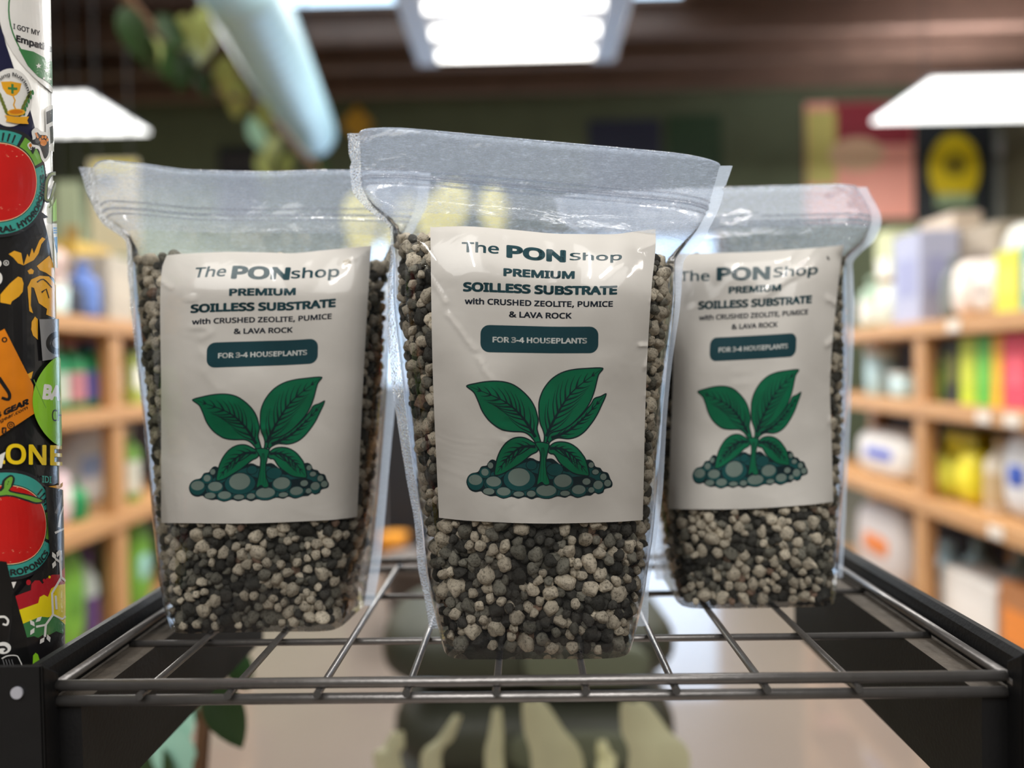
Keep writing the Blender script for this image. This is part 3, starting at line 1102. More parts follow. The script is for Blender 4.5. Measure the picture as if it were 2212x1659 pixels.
def make_pouch(cfg):
    Yc = cfg['Yc']
    yLb, yLt, yRb, yRt = cfg['ys']
    r = random.Random(cfg['seed'])
    zb = {}

    def edge(which, v):
        left = which[0] == 'L'
        y = (yLb + (yLt - yLb) * v) if left else (yRb + (yRt - yRb) * v)
        p = at(interp(cfg[which], y), y, Yc)
        if which not in zb:
            y0 = yLb if left else yRb
            zb[which] = (Z0 + 0.0008) - at(interp(cfg[which], y0), y0, Yc).z
        p.z += zb[which] * (1 - v)
        p.z = max(p.z, Z0 + 0.0008)
        return p

    cache = {}

    def row(v):
        k = round(v, 5)
        if k not in cache:
            a, b = edge('Li', v), edge('Ri', v)
            cache[k] = ((a + b) / 2, (b - a) / 2, interp(cfg['bF'], v), interp(cfg['bB'], v), interp(cfg['n'], v))
        return cache[k]

    sd = cfg['seed'] * 3.3

    def sheet(u, v, side):
        """side -1: front panel, +1: back panel; u runs -1 left seal .. 1 right seal"""
        c, hwv, bf, bb, n = row(v)
        th = PI / 2 * (1 - u)
        cs, sn = math.cos(th), math.sin(th)
        xf = math.copysign(abs(cs) ** (2 / n), cs)
        b_ = max(0.0, sn) ** (2 / n)
        p = c + hwv * (xf * (1 - interp(cfg['tp'], v) * b_))
        d = bf if side < 0 else bb
        p = p + Vector((cfg['dx'] * b_ if side < 0 else -cfg['dx'] * b_, side * d * b_, 0))
        p.z += interp(cfg['bow'], u) * Yc / F * sstep(0.72, 1.0, v)
        if side < 0 and b_ > 0.02:
            q = Vector((p.x * 22 + sd, sd * 2, p.z * 16))
            w = noise.noise(q) * 0.0026 + noise.noise(q * 2.2 + Vector((3, 1, 5))) * 0.0005
            w *= min(1, d / 0.02)
            p.y += w * b_
            fold = noise.noise(Vector((p.x * 60 + sd, 2, p.z * 26))) * 0.0012 * sstep(0.70, 0.8, v) * sstep(1.0, 0.86, v)
            p.y += fold
        return p

    NU, NV = cfg['grid']
    us = [-1 + 2 * i / NU for i in range(NU + 1)]
    vsamp = [j / NV for j in range(NV + 1)]
    front = [[sheet(u, v, -1) for u in us] for v in vsamp]
    flat_v = [p for rw in front for p in rw]
    quads = [(j * (NU + 1) + i, j * (NU + 1) + i + 1, (j + 1) * (NU + 1) + i + 1, (j + 1) * (NU + 1) + i) for j in range(NV) for i in range(NU)]
    bvh = BVHTree.FromPolygons([tuple(p) for p in flat_v], quads)

    c0 = (edge('Li', 0) + edge('Ri', 0)) / 2
    bag = thing('clear_pouch', cfg['label'], 'pouch', (c0.x, c0.y, Z0), 'clear pouches of substrate on the wire shelf')

    # ---- printed label
    c = cfg['corners']
    GN, GM = 36, 48
    G, GNm = [], []
    for j in range(GM + 1):
        t = j / GM
        for i in range(GN + 1):
            s = i / GN
            px = (1 - t) * ((1 - s) * c[0][0] + s * c[1][0]) + t * ((1 - s) * c[3][0] + s * c[2][0])
            py = (1 - t) * ((1 - s) * c[0][1] + s * c[1][1]) + t * ((1 - s) * c[3][1] + s * c[2][1])
            py += interp(cfg['top'], s) * (1 - t) ** 3 + interp(cfg['bot'], s) * t ** 3
            px += interp(cfg['lef'], t) * (1 - s) ** 2 + interp(cfg['rig'], t) * s ** 2
            d = ray(px, py).normalized()
            hit, nrm, _i, _d = bvh.ray_cast(CAM, d)
            if hit is None:
                q = CAM + d * (Yc / d.y)
                hit, nrm, _i, _d = bvh.find_nearest(q)
            if nrm.y > 0:
                nrm = -nrm
            G.append(hit)
            GNm.append(nrm)
    # smooth the grid a little: paper is stiffer than film
    for _ in range(3):
        G2 = list(G)
        for j in range(GM + 1):
            for i in range(GN + 1):
                nb = [G[(j + b) * (GN + 1) + i + a] for a, b in ((-1, 0), (1, 0), (0, -1), (0, 1)) if 0 <= i + a <= GN and 0 <= j + b <= GM]
                if len(nb) == 4:
                    G2[j * (GN + 1) + i] = (G[j * (GN + 1) + i] + sum(nb, Vector()) / 4) / 2
        G = G2
    INW = 0.0010

    def gp(i, j):
        return G[j * (GN + 1) + i]
    GNs = []
    for j in range(GM + 1):
        for i in range(GN + 1):
            a = gp(min(i + 1, GN), j) - gp(max(i - 1, 0), j)
            b = gp(i, min(j + 1, GM)) - gp(i, max(j - 1, 0))
            n_ = a.cross(b).normalized()
            if n_.y > 0:
                n_ = -n_
            GNs.append(n_)

    def place(a, b, h):
        s, t = min(max(a / AW, 0), 1) * GN, min(max(b / AH, 0), 1) * GM
        i, j = min(int(s), GN - 1), min(int(t), GM - 1)
        fs, ft = s - i, t - j
        k = [j * (GN + 1) + i, j * (GN + 1) + i + 1, (j + 1) * (GN + 1) + i, (j + 1) * (GN + 1) + i + 1]
        w = [(1 - fs) * (1 - ft), fs * (1 - ft), (1 - fs) * ft, fs * ft]
        p = sum((G[q] * x for q, x in zip(k, w)), Vector())
        n_ = sum((GNs[q] * x for q, x in zip(k, w)), Vector()).normalized()
        return p + n_ * (h - INW)

    m = MB()
    m.add([place(AW * i / GN, AH * j / GM, 0) for j in range(GM + 1) for i in range(GN + 1)],
          [(j * (GN + 1) + i, j * (GN + 1) + i + 1, (j + 1) * (GN + 1) + i + 1, (j + 1) * (GN + 1) + i) for j in range(GM) for i in range(GN)], M_PAPER)
    lab = m.build('paper_label', bag, True)
    lab['label'] = 'off-white printed paper label'
    arts = {}
    for sub, tris, mt in label_art({'corners': c, 'name': cfg['name']}):
        if sub not in arts:
            arts[sub] = Art(place, 0.00001, 5.0)
            arts[sub].k = 12
        arts[sub].tris(tris, mt)
    for sub, a in arts.items():
        o = a.mb.build(sub, lab)
        o.matrix_parent_inverse = Matrix.Translation(-Vector(bag['base_at'])) if False else Matrix()

    # ---- film panels: front (with pressed-up creases), back, bottom
    dat = []
    for pl, wpx, hgt in cfg['creases']:
        dat.append((np.array(pl, float), wpx, hgt))
    mb = MB()
    vs = []
    for j in range(NV + 1):
        for i in range(NU + 1):
            p = front[j][i].copy()
            if dat and 0.03 < vsamp[j] < 0.97:
                q = np.array(proj(p))
                for pl, wpx, hgt in dat:
                    a, b = pl[:-1], pl[1:]
                    ab = b - a
                    t = np.clip(((q - a) * ab).sum(1) / (ab * ab).sum(1), 0, 1)
                    dd = np.sqrt((((a + ab * t[:, None]) - q) ** 2).sum(1)).min()
                    if dd < wpx:
                        p.y -= hgt * (1 - dd / wpx) ** 1.3
            vs.append(p)
    vf = cfg['fill']
    low = [f for k, f in enumerate(quads) if vsamp[k // NU] < cfg['headv']]
    top = [f for k, f in enumerate(quads) if vsamp[k // NU] >= cfg['headv']]
    mb.add(vs, low, M_FILM)
    b0 = 0
    k = mb.mi(M_HEAD)
    mb.f += top
    mb.m += [k] * len(top)
    mb.build('front_panel', bag, True)
    BU, BV = 44, 70
    mb = MB()
    bu = [-1 + 2 * i / BU for i in range(BU + 1)]
    bv = [j / BV for j in range(BV + 1)]
    bvs = [sheet(u, v, 1) for v in bv for u in bu]
    bq = [(j * (BU + 1) + i + 1, j * (BU + 1) + i, (j + 1) * (BU + 1) + i, (j + 1) * (BU + 1) + i + 1) for j in range(BV) for i in range(BU)]
    mb.add(bvs, [f for q, f in enumerate(bq) if bv[q // BU] < vf], M_FILM)
    t2 = [f for q, f in enumerate(bq) if bv[q // BU] >= vf]
    k = mb.mi(M_HEAD)
    mb.f += t2
    mb.m += [k] * len(t2)
    mb.build('back_panel', bag, True)
    mb = MB()
    g1 = [sheet(u, 0, -1) for u in bu]
    g2 = [sheet(u, 0, 1) for u in bu]
    mb.add(g1 + g2, [(i, i + BU + 1, i + BU + 2, i + 1) for i in range(BU)], M_FILM)
    mb.build('bottom_gusset', bag, True)
    # ---- pressed side seals, with the tear notch cut into their outer edge
    for si, (wi, wo, u) in enumerate((('Li', 'Lo', -1), ('Ri', 'Ro', 1))):
        mb = MB()
        NS = 120
        vs = []
        for j in range(NS + 1):
            v = j / NS
            a, b = edge(wi, v), edge(wo, v)
            dz = interp(cfg['bow'], u) * Yc / F * sstep(0.72, 1.0, v)
            a.z += dz
            b.z += dz
            if cfg.get('notch') and abs(v - cfg['notch'][si]) < 0.006:
                b = b.lerp(a, 0.38 * (1 - abs(v - cfg['notch'][si]) / 0.006))
            for q in range(5):
                p = a.lerp(b, q / 4)
                p.y += 0.0010 * noise.noise(Vector((q * 0.7 + sd, v * 30, si * 5))) * q / 4
                vs.append(p)
        mb.add(vs, [(j * 5 + q, j * 5 + q + 1, j * 5 + 6 + q, j * 5 + 5 + q) for j in range(NS) for q in range(4)], M_SEAL)
        mb.build('side_seal', bag, True)
    # ---- zip closure ribs and the folded top lip
    mb = MB()
    for dv, rad in cfg['zip']:
        mb.tube([sheet(-1 + 2 * i / 60, dv, -1) + Vector((0, -0.0006, 0)) for i in range(61)], rad, M_ZIP, 6)
    mb.build('zip_closure', bag, True)
    mb = MB()
    mb.tube([sheet(-1 + 2 * i / 60, 1.0, -1) for i in range(61)], 0.00045, M_SEAL, 6)
    mb.build('top_lip', bag, True)

    # ---- gravel
    def nrm(u, v, side):
        e = 0.01
        a = sheet(min(u + e, 1), v, side) - sheet(max(u - e, -1), v, side)
        b = sheet(u, min(v + e, 1), side) - sheet(u, max(v - e, 0), side)
        n_ = a.cross(b)
        if n_.length < 1e-9:
            return Vector((0, side, 0))
        n_.normalize()
        cc = row(v)[0]
        if n_.dot(sheet(u, v, side) - cc) < 0:
            n_ = -n_
        return n_

    V_, F_, C_, base = [], [], [], 0
    lx0, lx1 = min(p[0] for p in c), max(p[0] for p in c)
    grid = {}

    def try_place(p, rad, mind):
        key = (int(p.x / 0.008), int(p.y / 0.008), int(p.z / 0.008))
        for a in (-1, 0, 1):
            for b in (-1, 0, 1):
                for d in (-1, 0, 1):
                    for q, rr in grid.get((key[0] + a, key[1] + b, key[2] + d), ()):
                        if (q - p).length < (rad + rr) * mind:
                            return False
        grid.setdefault(key, []).append((p, rad))
        return True

    def emit(p, rad, col):
        nonlocal base
        tv, tf = TEMPL[r.randrange(len(TEMPL))]
        sc = np.array([rad * r.uniform(0.82, 1.25), rad * r.uniform(0.82, 1.12), rad * r.uniform(0.8, 1.0)])
        V_.append((tv * sc) @ rot_rand(r).T + np.array(p[:]))
        F_.append(tf + base)
        C_.append(np.tile(np.array([*col, 1.0]), (len(tv), 1)))
        base += len(tv)

    def under_label(p):
        x, y = proj(p)
        s, t = inv_bilin(c, x, y)
        return 0.06 < s < 0.94 and 0.03 < t < 0.965

    R0 = cfg['stone']
    for layer in range(2):
        for side, tries in ((-1, cfg['tries']), (1, cfg['tries'] // 3)):
            for _ in range(tries):
                v = vf * r.random() ** 1.08
                u = r.uniform(-1, 1)
                if r.random() < 0.65:          # even spacing across the panel
                    u = 1 - 2 / PI * math.acos(math.copysign(abs(u) ** (row(v)[4] / 2), u))
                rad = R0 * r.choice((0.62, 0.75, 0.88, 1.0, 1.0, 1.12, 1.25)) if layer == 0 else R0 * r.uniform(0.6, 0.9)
                sp = sheet(u, v, side)
                if side < 0 and under_label(sp):
                    continue
                n_ = nrm(u, v, side)
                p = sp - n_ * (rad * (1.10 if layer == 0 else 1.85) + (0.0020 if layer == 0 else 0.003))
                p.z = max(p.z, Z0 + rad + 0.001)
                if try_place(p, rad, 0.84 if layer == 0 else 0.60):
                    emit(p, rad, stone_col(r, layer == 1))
    for _ in range(500):                       # the heap's top surface
        u, fy = r.uniform(-0.98, 0.98), r.uniform(-0.93, 0.9)
        v = vf + r.uniform(-0.012, 0.012) + 0.012 * noise.noise(Vector((u * 3, fy * 2, sd)))
        pf, pb = sheet(u, v, -1), sheet(u, v, 1)
        p = pf.lerp(pb, (fy + 1) / 2)
        rad = R0 * r.uniform(0.7, 1.15)
        inw = (row(v)[0] - p)
        if inw.length > 0:
            p += inw.normalized() * rad * 0.9
        if try_place(p, rad, 0.8):
            emit(p, rad, stone_col(r))
    # dark hull painted as the shade between stones, so no gap shows through
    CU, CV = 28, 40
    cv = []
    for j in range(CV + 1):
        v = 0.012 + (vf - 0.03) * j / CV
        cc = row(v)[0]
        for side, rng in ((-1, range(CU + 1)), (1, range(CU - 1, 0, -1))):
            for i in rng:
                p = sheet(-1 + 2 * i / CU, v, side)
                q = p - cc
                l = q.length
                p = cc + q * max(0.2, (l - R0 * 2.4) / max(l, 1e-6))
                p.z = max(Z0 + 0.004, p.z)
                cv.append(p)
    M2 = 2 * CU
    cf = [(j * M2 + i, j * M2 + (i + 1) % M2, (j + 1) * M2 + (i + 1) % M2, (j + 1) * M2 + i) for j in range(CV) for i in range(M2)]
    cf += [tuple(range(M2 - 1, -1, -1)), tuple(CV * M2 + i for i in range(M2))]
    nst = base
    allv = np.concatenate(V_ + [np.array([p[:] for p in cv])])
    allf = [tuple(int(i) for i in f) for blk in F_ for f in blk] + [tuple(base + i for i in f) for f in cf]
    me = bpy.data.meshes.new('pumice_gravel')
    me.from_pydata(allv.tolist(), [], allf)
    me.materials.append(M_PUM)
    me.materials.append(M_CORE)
    nf = sum(len(b) for b in F_)
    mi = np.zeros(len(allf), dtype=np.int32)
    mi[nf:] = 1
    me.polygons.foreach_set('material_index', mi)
    me.polygons.foreach_set('use_smooth', np.ones(len(allf), dtype=bool))
    ca = me.color_attributes.new('stone_colour', 'FLOAT_COLOR', 'POINT')
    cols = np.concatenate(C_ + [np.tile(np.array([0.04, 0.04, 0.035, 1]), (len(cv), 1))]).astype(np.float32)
    ca.data.foreach_set('color', cols.ravel())
    me.update()
    g = bpy.data.objects.new('pumice_gravel', me)
    COL.objects.link(g)
    tag(g, cfg['glabel'], 'gravel', 'gravel inside the clear pouches', 'stuff')
    print('pouch', cfg['seed'], 'stones', len(F_))


Zr = [(0.893, 0.0006), (0.904, 0.0011), (0.9085, 0.0008), (0.919, 0.0006)]
make_pouch(dict(
    seed=2, headv=0.825, tp=[(0, .17), (.12, .08), (.4, 0)], Yc=0.527, ys=(1362, 288, 1357, 358), grid=(150, 220), dx=0.0, fill=0.775, stone=0.0053, tries=9500,
    label='foremost clear zip pouch of gravel, standing in the middle of the wire shelf',
    glabel='coarse pumice and lava gravel filling the foremost middle pouch',
    Lo=[(288, 750), (351, 755), (412, 761), (449, 789), (496, 842), (540, 844), (620, 838), (700, 838), (800, 843), (926, 860), (1053, 881), (1137, 896), (1222, 902), (1306, 919), (1362, 928)],
    Li=[(288, 777), (400, 782), (440, 801), (496, 850), (560, 853), (650, 855), (700, 860), (800, 872), (926, 887), (1053, 902), (1137, 914), (1200, 919), (1306, 936), (1362, 946)],
    Ri=[(349, 1557), (404, 1542), (453, 1528), (498, 1505), (534, 1478), (571, 1456), (658, 1453), (785, 1436), (900, 1424), (1074, 1412), (1143, 1406), (1201, 1398), (1262, 1390), (1331, 1378), (1357, 1372)],
    Ro=[(358, 1583), (404, 1567), (453, 1552), (498, 1530), (519, 1519), (571, 1476), (658, 1470), (785, 1452), (900, 1441), (1074, 1431), (1158, 1419), (1216, 1411), (1274, 1402), (1357, 1400)],
    bow=[(-1, 0), (-0.75, 12), (-0.5, 18), (0, 17), (0.5, 17), (0.9, 5), (1, 0)],
    bF=[(0, 0.057), (0.1, 0.060), (0.4, 0.060), (0.7, 0.056), (0.79, 0.046), (0.85, 0.022), (0.893, 0.003), (1, 0.0015)],
    bB=[(0, 0.050), (0.1, 0.056), (0.4, 0.058), (0.7, 0.050), (0.79, 0.034), (0.85, 0.014), (0.893, 0.002), (1, 0.0012)],
    n=[(0, 10.0), (0.05, 5.5), (0.16, 3.6), (0.3, 3.0), (0.6, 2.8), (0.8, 2.4), (0.9, 2.0), (1, 2.0)],
    corners=CEN, top=[(0, 0), (0.15, -3), (0.35, 3), (0.6, 12), (0.8, 12), (0.93, 4), (1, 0)], bot=[(0, 0), (0.15, 6), (0.5, 10), (0.85, 5), (1, 0)],
    lef=[(0, 0), (0.5, -4), (1, 0)], rig=[(0, 0), (0.06, 3), (0.2, -2), (0.5, -5), (1, 0)],
    name=[('The', 997, 1078, 545, 25.5, 0.05, 0, 0), ('PON', 1094, 1222, 551, 30, 0.135, 0.03, 0), ('Shop', 1230, 1343, 551, 19.5, 0.05, 0.01, 0)],
    zip=Zr, notch=(0.945, 0.952),
    creases=[([(912, 572), (945, 622), (962, 650)], 6, 0.0007), ([(966, 675), (978, 690), (990, 705), (1012, 735), (1025, 752)], 6, 0.0007), ([(1035, 770), (1050, 800), (1068, 822), (1064, 852), (1082, 872), (1100, 898)], 6, 0.0007),
             ([(1085, 915), (1100, 935), (1090, 952)], 6, 0.0007), ([(1302, 602), (1328, 580), (1348, 566)], 5, 0.0006), ([(1410, 648), (1448, 632), (1455, 615)], 6, 0.0014), ([(1385, 742), (1408, 742), (1402, 770), (1396, 790)], 6, 0.0014),
             ([(1400, 850), (1412, 872), (1408, 905), (1416, 935)], 6, 0.0014), ([(1430, 500), (1452, 470), (1458, 440)], 7, 0.0016), ([(1380, 535), (1440, 510), (1500, 470)], 7, 0.0008), ([(1322, 1368), (1345, 1398), (1362, 1402)], 8, 0.0016),
             ([(1345, 1165), (1368, 1160), (1380, 1180)], 6, 0.0007), ([(800, 470), (850, 505), (905, 520)], 7, 0.0008)]))
make_pouch(dict(
    seed=1, headv=0.845, tp=[(0, .14), (.05, .2), (.15, .16), (.45, .09), (.75, .05), (.85, 0)], Yc=0.58, ys=(1318, 361, 1310, 372), grid=(110, 150), dx=0.003, fill=0.775, stone=0.0049, tries=9500,
    label='clear zip pouch of gravel with its label tilted, standing nearest the sticker covered pole',
    glabel='pumice and lava gravel filling the pouch nearest the sticker covered pole',
    Lo=[(361, 170), (432, 194), (483, 221), (512, 262), (523, 272), (600, 277), (671, 283), (760, 292), (850, 303), (958, 314), (1050, 325), (1139, 335), (1270, 352), (1318, 392)],
    Li=[(361, 204), (456, 221), (510, 276), (545, 289), (641, 297), (747, 307), (897, 322), (958, 328), (1050, 336), (1139, 344), (1270, 364), (1318, 399)],
    Ri=[(372, 905), (430, 900), (490, 878), (540, 850), (700, 842), (800, 838), (969, 826), (1125, 812), (1222, 800), (1310, 786)],
    Ro=[(372, 930), (430, 925), (490, 900), (540, 872), (600, 864), (700, 860), (800, 857), (870, 854), (990, 843), (1129, 831), (1222, 822), (1310, 806)],
    bow=[(-1, 0), (-0.77, 13), (-0.52, 8), (-0.25, -5), (0, -6), (0.3, 0), (1, 0)],
    bF=[(0, 0.056), (0.1, 0.058), (0.4, 0.056), (0.7, 0.050), (0.79, 0.040), (0.85, 0.020), (0.893, 0.003), (1, 0.0015)],
    bB=[(0, 0.046), (0.1, 0.052), (0.4, 0.052), (0.7, 0.046), (0.79, 0.03), (0.85, 0.014), (0.893, 0.002), (1, 0.0012)],
    n=[(0, 10.0), (0.05, 5.5), (0.16, 3.6), (0.3, 3.0), (0.6, 2.8), (0.8, 2.4), (0.9, 2.0), (1, 2.0)],
    corners=[(352, 550), (803, 529), (774, 1117), (345, 1130)], top=[(0, 0), (0.1, -2), (0.25, -2), (0.5, 4), (0.62, 8), (0.8, 4), (1, 0)], bot=[(0, 0), (0.5, 7), (0.85, 5), (1, 0)],
    lef=[(0, 6), (0.05, -4), (0.15, -7), (0.5, -3), (1, 0)], rig=[(0, 0), (0.5, -2), (1, 0)],
    name=[('The', 420, 488, 600, 26, 0.05, -0.06, 0.22), ('PON', 500, 626, 600, 31, 0.13, -0.03, 0.12), ('shop', 629, 733, 594, 27, 0.05, 0.0, 0.08)],
    zip=[(0.885, 0.0006), (0.897, 0.0009), (0.912, 0.0006)],
    creases=[([(330, 590), (368, 617)], 7, 0.0014), ([(735, 572), (775, 545), (800, 530)], 6, 0.0007), ([(300, 510), (345, 540)], 8, 0.0016), ([(398, 640), (422, 644)], 6, 0.0007), ([(410, 702), (440, 702), (455, 715), (430, 730)], 6, 0.0007),
             ([(432, 755), (455, 775), (440, 800), (470, 840)], 6, 0.0007), ([(480, 860), (495, 875), (490, 905), (505, 925)], 7, 0.0008), ([(556, 925), (572, 925)], 8, 0.0013), ([(345, 1160), (372, 1172), (380, 1190)], 7, 0.0008)]))
make_pouch(dict(
    seed=3, headv=0.885, tp=[(0, .18), (.12, .08), (.4, 0)], Yc=0.64, ys=(1262, 425, 1254, 404), grid=(90, 120), dx=-0.014, fill=0.80, stone=0.0049, tries=9500,
    label='clear zip pouch of gravel standing furthest back, with bright glare across its folded top corner',
    glabel='pumice and lava gravel filling the pouch standing furthest back',
    Lo=[(425, 1195), (480, 1215), (540, 1320), (600, 1352), (700, 1360), (800, 1372), (1000, 1388), (1140, 1402), (1262, 1416)],
    Li=[(425, 1218), (480, 1238), (540, 1340), (600, 1368), (700, 1376), (800, 1388), (1000, 1404), (1140, 1420), (1262, 1434)],
    Ri=[(404, 1848), (470, 1880), (519, 1866), (571, 1826), (669, 1826), (800, 1824), (1016, 1814), (1103, 1806), (1254, 1797)],
    Ro=[(404, 1873), (478, 1904), (519, 1890), (545, 1862), (571, 1842), (658, 1846), (900, 1838), (1074, 1829), (1254, 1820)],
    bow=[(-1, 0), (-0.5, 4), (0.2, 6), (0.7, 6), (1, 0)],
    bF=[(0, 0.076), (0.1, 0.076), (0.4, 0.066), (0.7, 0.056), (0.79, 0.050), (0.86, 0.030), (0.91, 0.008), (1, 0.002)],
    bB=[(0, 0.044), (0.1, 0.050), (0.4, 0.050), (0.7, 0.046), (0.79, 0.036), (0.86, 0.018), (0.91, 0.004), (1, 0.0012)],
    n=[(0, 10.0), (0.05, 5.5), (0.16, 3.6), (0.3, 3.0), (0.6, 2.8), (0.8, 2.4), (0.9, 2.0), (1, 2.0)],
    corners=[(1458, 546), (1825, 529), (1803, 1084), (1441, 1100)], top=[(0, 0), (0.5, 4), (1, 0)], bot=[(0, 0), (0.5, 7), (0.85, 4), (1, 0)],
    lef=[(0, 0), (0.5, 3), (1, 0)], rig=[(0, 0), (0.15, -8), (0.5, -18), (0.8, -8), (1, 0)],
    name=[('The', 1466, 1533, 606, 26, 0.05, -0.03, 0.02), ('PON', 1548, 1666, 602, 32, 0.13, -0.03, 0.02), ('Shop', 1673, 1772, 595, 25, 0.05, -0.05, 0.05)],
    zip=[(0.90, 0.0006), (0.912, 0.0009), (0.925, 0.0006)],
    creases=[([(1690, 560), (1740, 510), (1800, 475), (1850, 466)], 14, 0.0022), ([(1700, 590), (1760, 530), (1830, 480)], 10, 0.0015), ([(1840, 520), (1860, 500), (1895, 478)], 9, 0.0014), ([(1640, 640), (1700, 600), (1760, 570)], 7, 0.0016),
             ([(1790, 640), (1830, 665)], 7, 0.002), ([(1800, 800), (1825, 815)], 7, 0.002), ([(1795, 905), (1822, 890)], 7, 0.002), ([(1765, 1225), (1780, 1245), (1798, 1260)], 8, 0.002), ([(1595, 800), (1600, 815), (1592, 830)], 6, 0.0007),
             ([(1790, 740), (1815, 720)], 7, 0.002), ([(1480, 500), (1560, 480), (1640, 465)], 9, 0.0018)]))
# ------------------------------------------------------------------ sticker covered pole
RC = 0.050
vdir = Vector((-0.345, 0.50, 0)).normalized()
edge0 = at(112, 720, 0.5)                       # its silhouette towards the pouches
rdir = Vector((vdir.y, -vdir.x, 0))
PC = Vector((edge0.x, edge0.y, 0)) - rdir * RC
RPX = RC * F / 0.5
LEAN = math.radians(0.75)


def EDGE(y):
    return 113.5 + y / 1430 * 20


def A(x, y):
    """the spot of the pole seen at this spot of the photograph, as a distance round the pole (in picture pixels, 0 = its edge)"""
    q = ray(x, y)
    z = CAM.z + q.z * (0.45 / q.y)
    for _ in range(2):
        ox, oy = CAM.x - PC.x - (z - Z0) * math.sin(LEAN), CAM.y - PC.y
        qa, qb, qc = q.x * q.x + q.y * q.y, 2 * (ox * q.x + oy * q.y), ox * ox + oy * oy - RC * RC
        disc = max(0.0, qb * qb - 4 * qa * qc)
        t = (-qb - math.sqrt(disc)) / (2 * qa)
        z = CAM.z + q.z * t
    n = Vector((ox + q.x * t, oy + q.y * t, 0)).normalized()
    return -RPX * math.atan2(-n.dot(vdir), n.dot(rdir))


def pole_pt(a, y, h):
    ph = -a / RPX
    n = rdir * math.cos(ph) - vdir * math.sin(ph)
    p = PC + n * (RC + h)
    q = ray(EDGE(y) - 60, y)
    z = CAM.z + q.z * (p.y / q.y)
    return Vector((p.x + (z - Z0) * math.sin(LEAN), p.y, z))


M_CREAM = mat('glossy_cream_vinyl', (0.72, 0.70, 0.66), 0.25, noise_amt=0.05, nscale=30, bump=0.06, bscale=30, coat=0.4)
vin = lambda nm, r, g, b, na=0.08: mat('vinyl_' + nm, srgb(r, g, b), 0.28, noise_amt=na, nscale=40, bump=0.05, bscale=35, coat=0.4)
V_BLACK, V_NAVY, V_WHITE = vin('black', 26, 25, 27), vin('navy', 30, 32, 62), vin('white', 232, 230, 226)
V_TEAL, V_GREEN, V_RED, V_LIME = vin('teal', 62, 158, 146), vin('green', 112, 168, 62), vin('red', 196, 28, 26, 0.15), vin('lime', 138, 200, 42)
V_GOLD, V_YEL, V_ORG, V_DGRN, V_GREY = vin('gold', 232, 168, 40, 0.25), vin('yellow', 240, 206, 30), vin('orange', 214, 124, 24, 0.35), vin('forest', 60, 126, 72), vin('grey', 128, 128, 130)
V_CRIM, V_SUN, V_BLUE, V_INK, V_OLIVE, V_CREAM2 = vin('crimson', 176, 26, 40), vin('sun', 236, 214, 20), vin('blue', 70, 150, 220), vin('ink', 40, 40, 44), vin('olive', 108, 118, 50), vin('pale_rim', 240, 214, 168)
pole = thing('sticker_covered_pole', 'round pole plastered with overlapping stickers, standing beside the wire shelf', 'pole', (PC.x, PC.y, 0))
m = MB()
pr = [(RC, 0), (RC, 2.0)]
vs, fs = [], []
for j in range(2):
    for k in range(48):
        t = 2 * PI * k / 48
        z = (0, 2.0)[j]
        vs.append((PC.x + RC * math.cos(t) + (z - Z0) * math.sin(LEAN), PC.y + RC * math.sin(t), z))
fs = [(k, (k + 1) % 48, 48 + (k + 1) % 48, 48 + k) for k in range(48)] + [tuple(range(47, -1, -1)), tuple(range(48, 96))]
m.add(vs, fs, M_CREAM)
o = m.build('pole_body', pole, True)
o['label'] = 'glossy cream pole body'
STK = [0]


def sticker(name, label, lift=None):
    STK[0] += 1
    a = Art(pole_pt, 0.00003, 14.0)
    a.k = 4 + STK[0] * 5
    a.px = lambda tris: [[(A(x, y), y) for x, y in t] for t in split(tris, 8)]
    a.P = lambda p, mt: a.tris(a.px(poly_tris(p)), mt)
    a.T = lambda tris, mt: a.tris(a.px(tris), mt)
    a.U = lambda tris, mt: a.tris(tris, mt)
    a.UP = lambda p, mt: a.tris(poly_tris(p), mt)

    def done():
        o = a.mb.build(name, pole)
        o['label'] = label
    a.done = done
    return a


s = sticker('sticker', 'large black vinyl sticker with torn yellow brush shapes')
s.UP([(-300, 500), (-70, 470), (A(88, 470), 458), (A(100, 500), 500), (A(116, 600), 600), (A(121, 900), 700), (-4, 760), (-3, 1460), (-300, 1460)], V_BLACK)
for p in ([(18, 548), (30, 541), (45, 546), (50, 573), (38, 568), (28, 556)], [(50, 573), (58, 548), (62, 556), (68, 536), (72, 548), (84, 520), (90, 513), (97, 517), (88, 528), (82, 548), (72, 562)],
          [(0, 635), (20, 612), (38, 597), (46, 600), (50, 612), (48, 630), (40, 640), (25, 650), (22, 657), (0, 652)], [(58, 585), (66, 580), (72, 585), (70, 592), (62, 592)],
          [(78, 575), (105, 553), (113, 570), (119, 612), (114, 602), (98, 590), (84, 584)], [(58, 620), (66, 604), (84, 596), (104, 598), (119, 618), (120, 690), (98, 680), (100, 668), (82, 655), (72, 622), (66, 620), (65, 660), (70, 677), (62, 672)],
          [(67, 695), (74, 684), (80, 690), (80, 734), (70, 725), (66, 712)], [(58, 808), (70, 802), (66, 818), (62, 818)]):
    s.P(p, V_GOLD)
s.T(stroke([(88, 632), (98, 625), (104, 645)], 4, 2), V_BLACK)
s.T(stroke([(78, 610), (92, 604), (110, 622)], 3, 2, 3), V_BLACK)
s.P(ell(-6, 600, 10, 14), V_WHITE)
s.P(ell(-8, 568, 10, 9), V_WHITE)
s.T(ring(12, 567, 4.6, 6, 0, 360), V_WHITE)
s.T(text_tris('R', 9.8, 14.4, 570, 6, 0.12), V_WHITE)
s.done()
s = sticker('sticker', 'navy sticker edge showing at the top of the pole')
